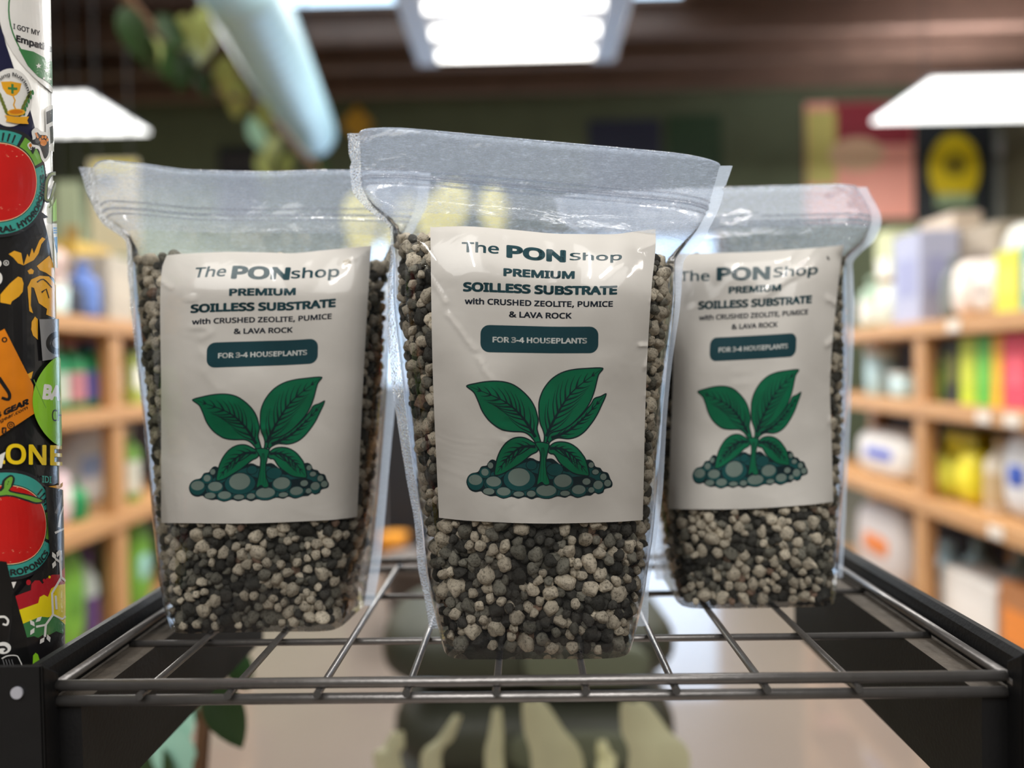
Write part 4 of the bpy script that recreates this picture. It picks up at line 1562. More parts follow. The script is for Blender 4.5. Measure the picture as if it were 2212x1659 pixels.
s.P([(-40, 40), (4, 60), (12, 95), (30, 150), (62, 230), (80, 300), (95, 340), (92, 365), (70, 330), (-40, 300)], V_NAVY)
s.P([(-30, -20), (9, -10), (6, 60), (-30, 60)], V_INK)
s.done()
s = sticker('sticker', 'white round sticker reading I GOT MY, with a green starred band')
ce = A(17, 30) + 168
s.UP(ell(ce, 22, 186, 182, 48), V_WHITE)
s.U(ring(ce, 22, 166, 169, 0, 360, 64), V_DGRN)
s.T(text_tris('I GOT MY', 27, 84, 61, 13, 0.08, 0.30), V_INK)
s.T(text_tris('Empathe', 33, 111, 88, 15.5, 0.14, 0.33), V_INK)
s.P([(38, 104), (70, 112), (114, 137), (112, 186), (100, 178), (80, 166), (58, 142)], V_DGRN)


def star(cx, cy, r):
    return [(cx + (r if i % 2 == 0 else r * 0.42) * math.sin(i * PI / 5), cy - (r if i % 2 == 0 else r * 0.42) * math.cos(i * PI / 5)) for i in range(10)]


for x, y in ((81, 143), (98, 153), (92, 170), (106, 172)):
    s.P(star(x, y, 6.5 if y < 160 else 4), V_WHITE)
s.done()
s = sticker('sticker', 'pale sticker with dark rectangles at the pole edge')
s.P([(95, 236), (113, 226), (116, 330), (104, 326), (97, 300)], V_WHITE)
s.P([(97, 243), (112, 236), (113, 262), (98, 270)], V_INK)
s.P([(101, 272), (113, 266), (114, 316), (104, 320)], V_WHITE)
s.P([(104, 276), (112, 272), (113, 308), (106, 312)], V_INK)
s.done()
s = sticker('sticker', 'small white round sticker with a gold cup and laurel')
s.P(ell(20, 210, 47, 63, 40), V_WHITE)
s.P([(0, 175), (22, 175), (44, 180), (40, 196), (34, 204), (26, 208), (12, 202), (4, 190)], V_GOLD)
s.P([(22, 180), (27, 181), (27, 188), (35, 189), (35, 194), (27, 194), (27, 202), (22, 201), (22, 193), (15, 192), (15, 187), (22, 188)], V_DGRN)
s.T(stroke([(26, 208), (30, 216), (27, 226), (31, 235)], 3, 3), V_GOLD)
for k in range(6):
    q = k / 5
    s.P(ell(42 + 18 * q ** 1.3, 246 - 44 * q, 7, 3.2, 10, -0.9 - 0.3 * q), V_OLIVE)
    s.P(ell(49 + 17 * q ** 1.3, 244 - 44 * q, 6, 2.6, 10, -1.7), V_DGRN)
    s.P(ell(12 - 16 * q, 242 - 40 * q, 7, 3.2, 10, 0.9), V_OLIVE)
s.P(ell(31, 242, 19, 7.5, 20), V_GOLD)
s.P(ell(31, 241, 14, 4.5, 20), V_ORG)
s.P([(6, 247), (30, 252), (58, 252), (54, 260), (57, 268), (30, 266), (9, 261), (12, 254)], V_GOLD)
s.T([[(20 + (x - 20) * 0.75, y) for x, y in t] for t in text_arc('Winning Nutrients', 20, 210, 47, 172, -2, 9, 0.06, True)], V_INK)
s.done()


def badge(name, label, cx_px, cy, turn, face_leaf):
    s = sticker(name, label)
    r = 120
    a0 = A(cx_px, cy)
    s.UP(ell(a0, cy, r, r, 64), V_INK)
    s.U(ring(a0, cy, 88, 113, 0, 360, 72), V_TEAL)
    s.U(ring(a0, cy, 86, 116, turn + 18, turn + 62, 16), V_INK)
    s.U(ring(a0, cy, 89, 112, turn + 22, turn + 58, 16), V_GREEN)
    for k in range(4):
        s.U(ring(a0, cy, 90, 108, turn + 68 + 6 * k, turn + 70 + 6 * k, 2), V_INK)
    s.UP(ell(a0, cy, 86, 86, 56), V_CREAM2)
    s.UP(ell(a0, cy, 84.5, 84.5, 56), V_RED)
    c_, s_ = math.cos(math.radians(turn + 40)), math.sin(math.radians(turn + 40))
    for da in (-0.5, 0, 0.5):
        s.UP(ell(a0 + 100 * c_ + 4 * math.sin(da), cy - 100 * s_ - 3, 3.0, 8, 14, da), V_INK)
    s.U(text_arc('GENERAL HYDROPONICS', a0, cy, 109, -118 + turn, 8 + turn, 15, 0.10, False), V_INK)
    if face_leaf:
        K = lambda p: [(a0 + x, cy + y) for x, y in p]
        s.UP(K(smooth_poly([(-84, -62), (-50, -72), (-12, -76), (-6, -96), (8, -108), (16, -100), (12, -84), (8, -74), (46, -64), (84, -50), (60, -44), (34, -52), (0, -62), (-50, -52)], 3)), V_INK)
        s.UP(K(smooth_poly([(-78, -62), (-50, -70), (-8, -73), (-2, -94), (8, -104), (12, -99), (8, -82), (6, -71), (46, -61), (74, -51), (58, -48), (34, -56), (0, -65), (-50, -56)], 3)), V_GREEN)
    s.done()


badge('sticker', 'upper round badge sticker with red centre and teal lettered ring', -13, 392, 0, False)
badge('sticker', 'lower round badge sticker with red centre, green calyx and teal lettered ring', 12, 1133, -42, True)
s = sticker('sticker', 'small white cut-out sticker with an orange paw print')
s.P(smooth_poly([(55, 312), (66, 302), (64, 284), (74, 276), (84, 284), (98, 290), (104, 316), (102, 340), (92, 352), (84, 342), (78, 322), (62, 324)], 3), V_WHITE)
s.P(smooth_poly([(62, 304), (72, 300), (76, 286), (82, 292), (98, 296), (100, 330), (92, 344), (86, 330), (80, 316), (66, 312)], 3), V_INK)
s.P(ell(89, 309, 7, 7), V_ORG)
for x, y in ((82, 302), (87, 297), (93, 297), (97, 303)):
    s.P(ell(x, y, 2.6, 3.6), V_ORG)
s.P(ell(61, 314, 3, 4), V_ORG)
s.T(stroke([(72, 287), (77, 299)], 4), V_ORG)
s.done()
s = sticker('sticker', 'olive lizard sticker at the pole edge')
s.T(stroke([(116, 376), (104, 378), (96, 392), (94, 410), (93, 428), (97, 436), (104, 430), (110, 410), (117, 396)], 9, 6, 5), V_INK)
s.T(stroke([(116, 376), (104, 378), (96, 392), (94, 410), (93, 428), (97, 434), (104, 430), (110, 410), (117, 396)], 5.5, 3.5, 5), V_OLIVE)
s.T(stroke([(102, 430), (104, 445), (100, 450)], 5, 3), V_OLIVE)
s.T(stroke([(102, 408), (110, 392)], 6, 3), V_WHITE)
s.done()
s = sticker('sticker', 'narrow lime and pale blue sticker at the pole edge')
s.P([(108, 446), (119, 420), (120, 478), (108, 480)], V_LIME)
s.P([(107, 484), (120, 484), (121, 580), (114, 580)], V_WHITE)
for k in range(3):
    s.T(stroke([(109, 494 + 5 * k), (119, 494 + 5 * k)], 3), V_BLUE)
s.P([(110, 514), (119, 512), (120, 545), (116, 548)], V_BLUE)
s.done()
s = sticker('sticker', 'grey square sticker with a black ring letter')
s.P([(79, 690), (122, 690), (124, 775), (86, 780)], V_GREY)
s.T(ring(118, 742, 12, 25, 60, 300, 24, 1.0), V_BLACK)
s.done()
s = sticker('sticker', 'orange marbled sticker with GEAR lettering, set askew')
s.P([(-40, 735), (6, 709), (66, 832), (69, 893), (-40, 965)], V_ORG)
s.P(ell(6, 733, 6, 6), V_BLACK)
s.P(ell(6, 733, 3, 3), V_ORG)
s.T(stroke([(-6, 815), (4, 830), (16, 850), (14, 862), (0, 858)], 9, 6, 4), V_BLACK)
s.T(text_tris('4 GEAR', -14, 57, 905, 14, 0.18, -0.47), V_BLACK)
s.T(text_tris('na-gear.com', -22, 54, 921, 9, 0.06, -0.50), V_BLACK)
s.P(rrect(0, 10, 922, 936, 2.5), V_BLACK)
s.T(text_tris('f', 3, 8, 934, 10, 0.1), V_ORG)
s.T(ring(19, 918, 6, 8, 0, 360), V_BLACK)
s.T(ring(19, 918, 2.2, 3.8, 0, 360), V_BLACK)
s.done()
s = sticker('sticker', 'yellow ONE lettering above the lower badge')
s.T(text_tris('LONE', -20, 128, 998, 50, 0.07, 0.05), V_YEL)
s.T(text_tris('IDI', 84, 104, 1042, 17, 0.06, 0.1), V_TEAL)
s.T(stroke([(98, 1056), (120, 1052), (131, 1044)], 9, 6), V_GOLD)
s.P([(-10, 985), (8, 975), (0, 1010), (-10, 1010)], V_WHITE)
s.done()
s = sticker('sticker', 'lime green round sticker with white BA lettering')
ca = A(64, 870) + 95
s.UP([(max(x, -400), y) for x, y in ell(ca, 868, 95, 96, 56)], V_LIME)
s.T(text_tris('BA', 84, 122, 860, 34, 0.16, 0.12, 0.12), V_WHITE)
s.T(text_tris('CH', 104, 127, 910, 30, 0.02, 0.04), V_INK)
s.T(stroke([(66, 820), (80, 855), (92, 882)], 1.4, 1), V_GREEN)
s.done()
s = sticker('sticker', 'black sticker with red, yellow and green bands and a white molecule')
s.P([(90, 1050), (131, 1060), (132, 1440), (40, 1440), (28, 1290), (100, 1200)], V_BLACK)
s.T(stroke([(112, 1110), (122, 1085), (124, 1070)], 6, 3), V_GREY)
s.T(stroke([(110, 1152), (131, 1142)], 5, 4), V_WHITE)
s.T(stroke([(118, 1140), (121, 1115), (128, 1095)], 5, 3), V_WHITE)
s.P([(28, 1287), (60, 1275), (61, 1262), (68, 1254), (78, 1254), (84, 1262), (92, 1250), (104, 1242), (118, 1242), (131, 1225), (132, 1300), (75, 1303), (36, 1317)], V_CRIM)
s.P([(36, 1317), (75, 1303), (78, 1290), (87, 1285), (95, 1290), (102, 1272), (112, 1265), (132, 1262), (132, 1350), (80, 1338), (44, 1347)], V_SUN)
s.P([(44, 1347), (80, 1332), (95, 1334), (110, 1330), (131, 1350), (127, 1370), (112, 1364), (98, 1372), (84, 1372), (75, 1378), (66, 1374), (52, 1377)], V_DGRN)
for x, y, r_ in ((55, 1258, 5), (87, 1254, 3), (98, 1247, 2.5)):
    s.P(ell(x, y, r_, r_ * 1.2, 14), V_CRIM if x != 98 else V_SUN)
for p in ([(121, 1190), (120, 1215), (122, 1248)], [(120, 1215), (110, 1208)], [(122, 1248), (103, 1282), (105, 1328), (124, 1338), (131, 1332)], [(105, 1328), (90, 1350), (70, 1354)], [(90, 1350), (88, 1376)], [(122, 1248), (131, 1256)], [(110, 1287), (112, 1317)]):
    s.T(stroke(p, 4.6, 4.6), V_WHITE)
for cx, cy, ro in ((62, 1346, .6), (75, 1338, -.8), (62, 1364, -.5), (82, 1384, -.6), (95, 1379, .3), (106, 1201, .4), (115, 1196, -.3), (106, 1220, -.3)):
    s.P([(cx + 9 * math.sin(ro) * q[0] + 4.5 * math.cos(ro) * q[1], cy + 9 * math.cos(ro) * q[0] - 4.5 * math.sin(ro) * q[1]) for q in ((-1, 0), (0, 1), (1, 0), (0, -1))], V_WHITE)
s.T(text_tris('ORGA', 101, 131, 1432, 11, 0.14, -0.14), V_WHITE)
s.P([(62, 1440), (63, 1416), (68, 1410), (73, 1414), (80, 1440)], V_LIME)
s.done()
s = sticker('sticker', 'glossy black leaning sticker with white letter curls near the foot')
s.P([(-40, 1205), (10, 1213), (18, 1250), (40, 1340), (62, 1440), (-40, 1440)], vin('gloss_black', 18, 18, 19))
s.P([(20, 1257), (30, 1256), (24, 1271)], V_WHITE)
s.T(stroke([(-6, 1332), (6, 1332), (13, 1340), (10, 1349), (2, 1347)], 5, 4, 4), V_WHITE)
s.P(ell(3, 1399, 16, 13), V_WHITE)
s.T(stroke([(-8, 1398), (4, 1397), (10, 1402), (4, 1407)], 6, 4, 4), V_BLACK)
s.T(stroke([(0, 1422), (12, 1416), (30, 1416), (36, 1424), (42, 1438)], 2, 2, 4), V_WHITE)
for k in range(4):
    s.T(stroke([(2 + 6 * k, 1424), (6 + 6 * k, 1438)], 1.2), V_GREY)
s.done()

# ------------------------------------------------------------------ wooden goods shelves along both aisles
M_BACKP = mat('dark_backing_board', srgb(58, 46, 38), 0.8, noise_amt=0.3, nscale=6)


def wooden_unit(name, label, X0, s, posts, tiers, depth=0.42):
    t = thing(name, label, 'shelf unit', (X0 + s * depth / 2, (posts[0] + posts[-1]) / 2, 0))
    for y in posts:
        for x in (X0, X0 + s * (depth - 0.05)):
            m = MB(); a, b = sorted((x, x + s * 0.05)); m.box(a, b, y - 0.04, y + 0.04, 0, tiers[0] + 0.0, M_WOOD); m.build('upright_post', t, bevel=0.004)
    for z in tiers:
        m = MB(); a, b = sorted((X0 - s * 0.012, X0 + s * depth)); m.box(a, b, posts[0] - 0.06, posts[-1] + 0.06, z - 0.06, z, M_WOOD); m.build('shelf_board', t, bevel=0.004)
    m = MB(); a, b = sorted((X0 + s * depth, X0 + s * (depth + 0.02))); m.box(a, b, posts[0] - 0.06, posts[-1] + 0.06, 0, tiers[0] + 0.02, M_BACKP); m.build('back_panel', t)
    return t


pR_ = at(1985, 872, 3.1)
XR0 = pR_.x
TR = [at(1990, 695, 3.1).z, at(1990, 868, 3.1).z, at(1990, 1072, 3.1).z, 0.12]
wooden_unit('wooden_shelf_unit', 'open pine shelf unit stocked with bright cartons behind the rear pouch', XR0, 1, [1.85, 3.1, 4.35], TR)
pL_ = at(256, 885, 3.0)
XL0 = pL_.x
TL = [at(240, 690, 3.0).z, at(240, 880, 3.0).z, at(240, 1108, 3.0).z, 0.12]
wooden_unit('wooden_shelf_unit', 'open pine shelf unit stocked with green bottles, beside the sticker covered pole', XL0, -1, [1.75, 3.0, 4.3], TL)
BOARD = ['top board', 'second board', 'third board', 'lowest board']
WHERE = {1: 'shelves behind rear pouch', -1: 'shelves beside sticker pole'}


def goods(kind, s, x0, x1, ytop, tier, col, name, desc, accent=None, back=0.0, depth=0.16):
    """one product standing on a board of an aisle shelf; its width along the aisle follows from the two picture columns"""
    X = (XR0 if s > 0 else XL0) + s * (0.056 + max(0, back))
    z = (TR if s > 0 else TL)[tier] + 0.0005
    ya, yb = on_x(x0, ytop, X).y, on_x(x1, ytop, X).y
    ya, yb = min(ya, yb), max(ya, yb)
    top = on_x((x0 + x1) / 2, ytop, X).z
    h = max(0.05, top - z)
    if tier > 0:
        h = min(h, (TR if s > 0 else TL)[tier - 1] - 0.068 - z)
    w = yb - ya
    yc = (ya + yb) / 2
    M1 = flat(*col)
    M2 = flat(*(accent or (235, 232, 224)))
    if back > 0.05:
        depth, back = 0.12, back
    t = thing(name, '%s, %s, %s' % (desc, BOARD[tier], WHERE[s]), name.split('_')[-1], (X + s * depth / 2, yc, z))
    a, b = sorted((X, X + s * depth))
    if kind == 'box':
        m = MB(); m.box(a, b, ya + 0.003, yb - 0.003, z, z + h, M1); m.build('carton_body', t, bevel=0.003)
        m = MB()
        m.box(*sorted((X - s * 0.0012, X)), ya + w * 0.15, yb - w * 0.15, z + h * 0.30, z + h * 0.72, M2)
        m.box(a + depth * .18, b - depth * .18, ya + 0.0015, ya + 0.003, z + h * 0.30, z + h * 0.72, M2)
        m.build('printed_panel', t)
    elif kind in ('bottle', 'jug'):
        r = min(w / 2, 0.075) * 0.96
        c = (X + s * (r + 0.005), yc, z)
        m = MB(); m.lathe(c, [(r * .9, 0), (r, 0.01), (r, h * .62), (r * .85, h * .72), (r * .4, h * .82), (r * .36, h * .88)], M1, 18); m.build('bottle_body', t, True)
        m = MB(); m.lathe(c, [(r * .44, h * .87), (r * .44, h * .99), (r * .38, h)], M2 if accent else M1, 16); m.build('cap', t, True)
        m = MB(); m.lathe(c, [(r * 1.015, h * .12), (r * 1.02, h * .14), (r * 1.02, h * .52), (r * 1.015, h * .54)], flat(*(accent or (228, 226, 218))), 18); m.build('wrap_label', t, True)
    elif kind == 'tub':
        r = min(w / 2, 0.08) * 0.97
        c = (X + s * (r + 0.005), yc, z)
        m = MB(); m.lathe(c, [(r * .86, 0), (r * .9, 0.006), (r * .97, h * .86)], M1, 20); m.build('tub_body', t, True)
        m = MB(); m.lathe(c, [(r, h * .86), (r, h * .98), (r * .95, h)], M2, 20); m.build('lid', t, True)
    else:
        m = MB(); m.pillow((X + s * depth / 2, yc, z + h / 2), depth, w * .98, h, M1, 0.5, 12, 0, 0.04)
        lo_, hi_ = min(p_[2] for p_ in m.v), max(p_[2] for p_ in m.v)
        m.v = [(p_[0], p_[1], z + (p_[2] - lo_) / (hi_ - lo_) * h) for p_ in m.v]
        m.build('packet_body', t, True)
        m = MB(); m.pillow((X + s * (depth / 2 - 0.004), yc, z + h * .5), depth, w * .62, h * .42, M2, 0.4, 10); m.build('printed_panel', t, True)
    return t


R, L = 1, -1
G = goods
# --- behind the furthest pouch, top board
G('bottle', R, 2018, 2047, 556, 0, (98, 104, 100), 'dark_bottle', 'dark grey bottle', (120, 126, 122))
G('pouch', R, 2047, 2092, 562, 0, (226, 212, 202), 'pale_packet', 'pale pink packet beside the dark bottle')
G('pouch', R, 2094, 2146, 572, 0, (222, 214, 206), 'white_packet', 'white packet beside the yellow carton', (168, 150, 140))
G('box', R, 2148, 2204, 540, 0, (206, 204, 70), 'yellow_carton', 'lemon yellow carton with white base', (226, 214, 90))
G('box', R, 2206, 2290, 520, 0, (120, 178, 190), 'teal_carton', 'teal edged carton at the picture margin')
G('box', R, 1985, 2060, 470, 0, (190, 172, 152), 'tan_carton', 'tall tan carton behind the dark bottle', (200, 160, 90), back=0.17)
G('box', R, 2066, 2152, 490, 0, (160, 148, 132), 'brown_carton', 'brown grey carton behind the packets', (120, 108, 98), back=0.17)
G('pouch', R, 2150, 2230, 480, 0, (206, 206, 198), 'grey_packet', 'large grey white packet behind the yellow carton', back=0.17)
G('box', R, 1928, 1988, 506, 0, (168, 170, 192), 'lavender_carton', 'tall lavender and white carton', (150, 152, 184))
G('tub', R, 1870, 1922, 600, 0, (198, 202, 188), 'pale_tub', 'pale green tub with a brown lid', (150, 112, 56))
G('box', R, 1890, 1926, 500, 0, (190, 192, 150), 'sage_carton', 'sage yellow carton behind the pale tub', back=0.17)
G('bottle', R, 1842, 1870, 600, 0, (150, 172, 150), 'green_bottle', 'grey green bottle next to the pale tub')
# --- second board
G('tub', R, 1846, 1890, 752, 1, (176, 202, 206), 'blue_tub', 'pale blue tub, the taller of two')
G('tub', R, 1894, 1952, 805, 1, (190, 214, 218), 'blue_tub', 'pale blue tub, the squat one')
G('bottle', R, 1992, 2034, 762, 1, (104, 172, 60), 'green_bottle', 'squat bright green bottle', (150, 200, 70))
G('box', R, 2036, 2070, 716, 1, (52, 56, 54), 'black_carton', 'black carton between green bottle and lime carton', (110, 112, 60))
G('box', R, 2072, 2106, 712, 1, (190, 206, 50), 'lime_carton', 'tall lime yellow carton', (206, 214, 70))
G('box', R, 2107, 2140, 710, 1, (100, 184, 62), 'green_carton', 'tall grass green carton', (120, 200, 80))
G('box', R, 2141, 2166, 710, 1, (244, 176, 40), 'amber_carton', 'tall amber yellow carton', (250, 196, 60))
G('box', R, 2167, 2222, 706, 1, (240, 74, 96), 'red_carton', 'tall coral red carton', (250, 100, 116))
# --- third board
G('pouch', R, 1838, 1962, 930, 2, (220, 214, 208), 'white_packet', 'wide white packet with a blue band', (84, 100, 186))
G('bottle', R, 2000, 2026, 916, 2, (92, 96, 100), 'dark_bottle', 'small dark bottle behind the yellow packets', None, 0.16)
G('pouch', R, 1984, 2052, 985, 2, (206, 200, 60), 'yellow_packet', 'yellow packet nearest the post', (226, 220, 110))
G('pouch', R, 2054, 2104, 975, 2, (226, 210, 40), 'yellow_packet', 'bright yellow packet beside the white bottle', (240, 226, 60))
G('box', R, 2040, 2112, 934, 2, (226, 212, 20), 'yellow_carton', 'tall yellow carton behind the yellow packets', (240, 226, 60), back=0.18)
G('bottle', R, 2106, 2150, 946, 2, (222, 210, 190), 'white_bottle', 'cream white bottle', (196, 170, 130))
G('pouch', R, 2154, 2236, 930, 2, (214, 214, 216), 'white_packet', 'white packet with a blue lower half', (52, 84, 176))
# --- lowest board
G('pouch', R, 1836, 1952, 1090, 3, (196, 186, 182), 'grey_packet', 'tall pale grey packet with an orange panel', (214, 120, 52))
G('jug', R, 1984, 2030, 1170, 3, (160, 184, 192), 'blue_jug', 'bluish jug nearest the post')
G('jug', R, 2044, 2112, 1168, 3, (150, 176, 184), 'blue_jug', 'bluish jug behind the white carton', None, 0.18)
G('jug', R, 2142, 2196, 1180, 3, (148, 178, 188), 'blue_jug', 'bluish jug behind the brown carton', None, 0.18)
G('box', R, 2036, 2152, 1248, 3, (214, 208, 202), 'white_carton', 'large plain white carton', (222, 216, 210))
G('box', R, 2156, 2240, 1270, 3, (170, 112, 66), 'brown_carton', 'brown carton with an orange panel', (220, 130, 50))
# --- beside the sticker pole, top board (columns run from the near end to the post)
G('tub', L, 128, 166, 612, 0, (196, 220, 218), 'white_tub', 'pale mint tub nearest the pole')
G('bottle', L, 167, 192, 602, 0, (40, 46, 62), 'dark_bottle', 'dark navy bottle beside the mint tub', (60, 64, 80))
G('bottle', L, 193, 230, 566, 0, (82, 112, 180), 'blue_bottle', 'blue bottle', (100, 130, 196))
G('box', L, 232, 290, 556, 0, (176, 166, 150), 'tan_carton', 'pale tan carton beside the blue bottle', (188, 176, 158))
G('pouch', L, 128, 160, 535, 0, (206, 180, 172), 'pink_packet', 'pale pink packet behind the mint tub', back=0.17)
G('box', L, 162, 240, 528, 0, (190, 156, 66), 'mustard_carton', 'mustard carton behind the blue bottle', (200, 170, 80), back=0.17)
# --- second board
G('bottle', L, 126, 160, 735, 1, (20, 148, 92), 'green_bottle', 'green bottle with a pale label', (190, 206, 190))
G('bottle', L, 161, 199, 735, 1, (16, 142, 84), 'green_bottle', 'green bottle with a rose label', (190, 128, 136))
G('bottle', L, 200, 236, 735, 1, (18, 136, 80), 'green_bottle', 'green bottle with a violet label', (96, 92, 160))
G('box', L, 282, 330, 760, 1, (150, 160, 60), 'olive_carton', 'olive carton past the post')
# --- third board
G('pouch', L, 138, 252, 892, 2, (216, 222, 230), 'white_packet', 'large white packet with blue and pink print', (150, 176, 226), 0.12)
G('bottle', L, 166, 206, 1036, 2, (30, 146, 84), 'green_bottle', 'short green bottle before the white packet', (26, 130, 76))
G('pouch', L, 128, 162, 1016, 2, (222, 196, 200), 'pink_packet', 'small pale pink packet', None, 0, 0.1)
G('bottle', L, 286, 312, 920, 2, (120, 170, 70), 'green_bottle', 'light green bottle past the post', (214, 214, 200))
# --- lowest board
G('pouch', L, 128, 192, 1180, 3, (112, 164, 52), 'green_packet', 'leaf green packet nearest the pole', (90, 140, 44))
G('bottle', L, 196, 224, 1190, 3, (188, 196, 190), 'grey_bottle', 'grey white bottle beside the green packets', (96, 66, 120))
G('pouch', L, 284, 334, 1110, 3, (108, 160, 50), 'green_packet', 'leaf green packet past the post', (150, 196, 190))

# price tickets clipped to the boards' edges
for k, (px, tier) in enumerate(((2124, 1), (2186, 1), (2060, 0), (2150, 2))):
    z = TR[tier] - 0.03
    p = on_x(px, 800, XR0 - 0.014)
    m = MB(); m.box(XR0 - 0.016, XR0 - 0.013, p.y - 0.04, p.y + 0.04, z - 0.02, z + 0.02, flat(226, 216, 204))
    o = m.build('price_ticket'); tag(o, ('white price ticket under the green carton', 'white price ticket under the coral red carton', 'white price ticket under the pale pink packet', 'white price ticket under the blue and white packet')[k], 'ticket')

# ------------------------------------------------------------------ things on and before the back wall
def banner(name, label, px0, px1, py0, py1, Y, col, parts):
    a, b = at(px0, py0, Y), at(px1, py1, Y)
    t = thing(name, label, 'banner', ((a.x + b.x) / 2, Y, b.z))
    m = MB(); m.box(a.x, b.x, Y, Y + 0.02, b.z, a.z, flat(*col)); m.build('cloth', t)
    for q, (nm, kind, x0, x1, y0, y1, c) in enumerate(parts):
        p, r = at(x0, y0, Y), at(x1, y1, Y)
        d = 0.004 * (q + 1)
        m = MB()
        if kind == 'box':
            m.box(p.x, r.x, Y - d, Y - d + 0.003, r.z, p.z, flat(*c))
        else:
            cx, cz, rx, rz = (p.x + r.x) / 2, (p.z + r.z) / 2, (r.x - p.x) / 2, (p.z - r.z) / 2
            n = 28
            vs = [(cx + rx * math.cos(2 * PI * i / n), Y - d + e, cz + rz * math.sin(2 * PI * i / n)) for e in (0, 0.003) for i in range(n)]
            m.add(vs, [tuple(range(n)), tuple(range(2 * n - 1, n - 1, -1))] + [(i, n + i, n + (i + 1) % n, (i + 1) % n) for i in range(n)], flat(*c))
        m.build(nm, t)
    return t


YW_ = YB - 0.03
banner('wall_banner', 'salmon pink and dark red banner on the back wall under the long panel light', 1740, 1975, 222, 470, YW_, (248, 170, 152),
       [('red_band', 'box', 1800, 1972, 222, 312, (140, 34, 48)), ('yellow_strip', 'box', 1742, 1806, 240, 400, (205, 196, 110)), ('tan_patch', 'ellipse', 1790, 1910, 300, 370, (224, 186, 150))])
banner('wall_banner', 'black banner with a yellow oval on the back wall', 1978, 2146, 260, 478, YW_, (30, 36, 40),
       [('yellow_oval', 'ellipse', 2006, 2116, 290, 440, (226, 200, 20)), ('dark_emblem', 'ellipse', 2038, 2088, 335, 380, (130, 116, 20)), ('pale_foot', 'box', 2020, 2100, 420, 446, (150, 170, 130))])
banner('wall_banner', 'grey and yellow banner on the back wall at the picture margin', 2150, 2300, 275, 480, YW_, (126, 128, 122),
       [('yellow_block', 'box', 2166, 2300, 345, 436, (176, 160, 10)), ('pale_top', 'ellipse', 2150, 2240, 290, 345, (170, 172, 170))])
banner('wall_banner', 'dark navy banner on the back wall behind the foremost pouch', 1270, 1430, 260, 470, YW_, (34, 38, 62), [('green_mark', 'box', 1440, 1560, 250, 400, (40, 66, 40))])
banner('wall_banner', 'small dark poster on the back wall behind the pouch nearest the pole', 470, 560, 320, 470, YW_, (28, 30, 40), [('pale_line', 'box', 480, 550, 345, 352, (90, 84, 80))])
# orange diamond sign
c = at(772, 268, YW_)
h = at(772, 226, YW_).z - c.z
m = MB()
vs = [(c.x + dx * h * 0.85, YW_ + e, c.z + dz * h) for e in (-0.012, 0.0) for dx, dz in ((0, 1), (1, 0), (0, -1), (-1, 0))]
m.add(vs, [(0, 3, 2, 1), (4, 5, 6, 7)] + [(i, (i + 1) % 4, 4 + (i + 1) % 4, 4 + i) for i in range(4)], flat(206, 158, 50))
tag(m.build('diamond_sign'), 'orange diamond shaped sign on the back wall', 'sign')
# hanging cream sign board behind the pouch nearest the pole
a, b = at(192, 346, 4.2), at(300, 548, 4.2)
t = thing('hanging_sign', 'cream sign board with yellow header hanging behind the pouch nearest the pole', 'sign', ((a.x + b.x) / 2, 4.2, b.z))
m = MB(); m.box(a.x, b.x, 4.2, 4.22, b.z, a.z, flat(232, 222, 186)); m.build('board', t)
p, q = at(205, 352, 4.2), at(292, 370, 4.2)
m = MB(); m.box(p.x, q.x, 4.195, 4.2, q.z, p.z, flat(240, 224, 90)); m.build('yellow_header', t)
p, q = at(208, 380, 4.2), at(250, 402, 4.2)
m = MB(); m.box(p.x, q.x, 4.195, 4.2, q.z, p.z, flat(120, 128, 140)); m.build('grey_block', t)
for x in (a.x + 0.04, b.x - 0.04):
    m = MB(); m.tube([(x, 4.21, a.z), (x, 4.21, ZC)], 0.005, M_CABLE, 6); m.build('suspension_cable', t)
a, b = at(120, 392, 4.7), at(176, 524, 4.7)
t = thing('hanging_sign', 'pale sage sign board hanging next to the sticker covered pole', 'sign', ((a.x + b.x) / 2, 4.7, b.z))
m = MB(); m.box(a.x, b.x, 4.7, 4.72, b.z, a.z, flat(186, 198, 164)); m.build('board', t)
p, q = at(140, 490, 4.7), at(172, 516, 4.7)
m = MB(); m.box(p.x, q.x, 4.695, 4.7, q.z, p.z, flat(196, 156, 88)); m.build('tan_block', t)
for x in (a.x + 0.02, b.x - 0.02):
    m = MB(); m.tube([(x, 4.71, a.z), (x, 4.71, ZC)], 0.005, M_CABLE, 6); m.build('suspension_cable', t)
# black cabinet and orange bucket on the floor far behind the gap between the pouches
m = MB()
a, b = at(735, 850, 4.9), at(908, 850, 4.9)
cab = thing('black_cabinet', 'tall black cabinet on the floor, seen between the two nearer pouches', 'cabinet', ((a.x + b.x) / 2, 5.1, 0))
m.box(a.x, b.x, 4.9, 5.3, 0.0, a.z + 0.05, mat('black_cabinet_skin', (0.008, 0.009, 0.013), 0.5, noise_amt=0.2)); m.build('cabinet_body', cab, bevel=0.01)
m = MB(); m.box((a.x + b.x) / 2 - 0.004, (a.x + b.x) / 2 + 0.004, 4.895, 4.9, 0.08, a.z, M_HOUS); m.build('door_gap', cab)
p = at(850, 1205, 4.62)
bk = thing('orange_bucket', 'orange bucket on the floor before the black cabinet', 'bucket', (p.x, 4.62, 0))
m = MB(); m.lathe((p.x, 4.62, 0), [(0.075, 0), (0.095, 0.17), (0.098, 0.175)], flat(240, 160, 40), 20); m.build('bucket_body', bk, True)
m = MB(); m.tube([(p.x + 0.1 * math.cos(t_), 4.62 - 0.02, 0.16 - 0.09 * math.sin(t_)) for t_ in [PI * i / 12 for i in range(13)]], 0.005, M_CABLE, 6); m.build('bail_handle', bk, True)

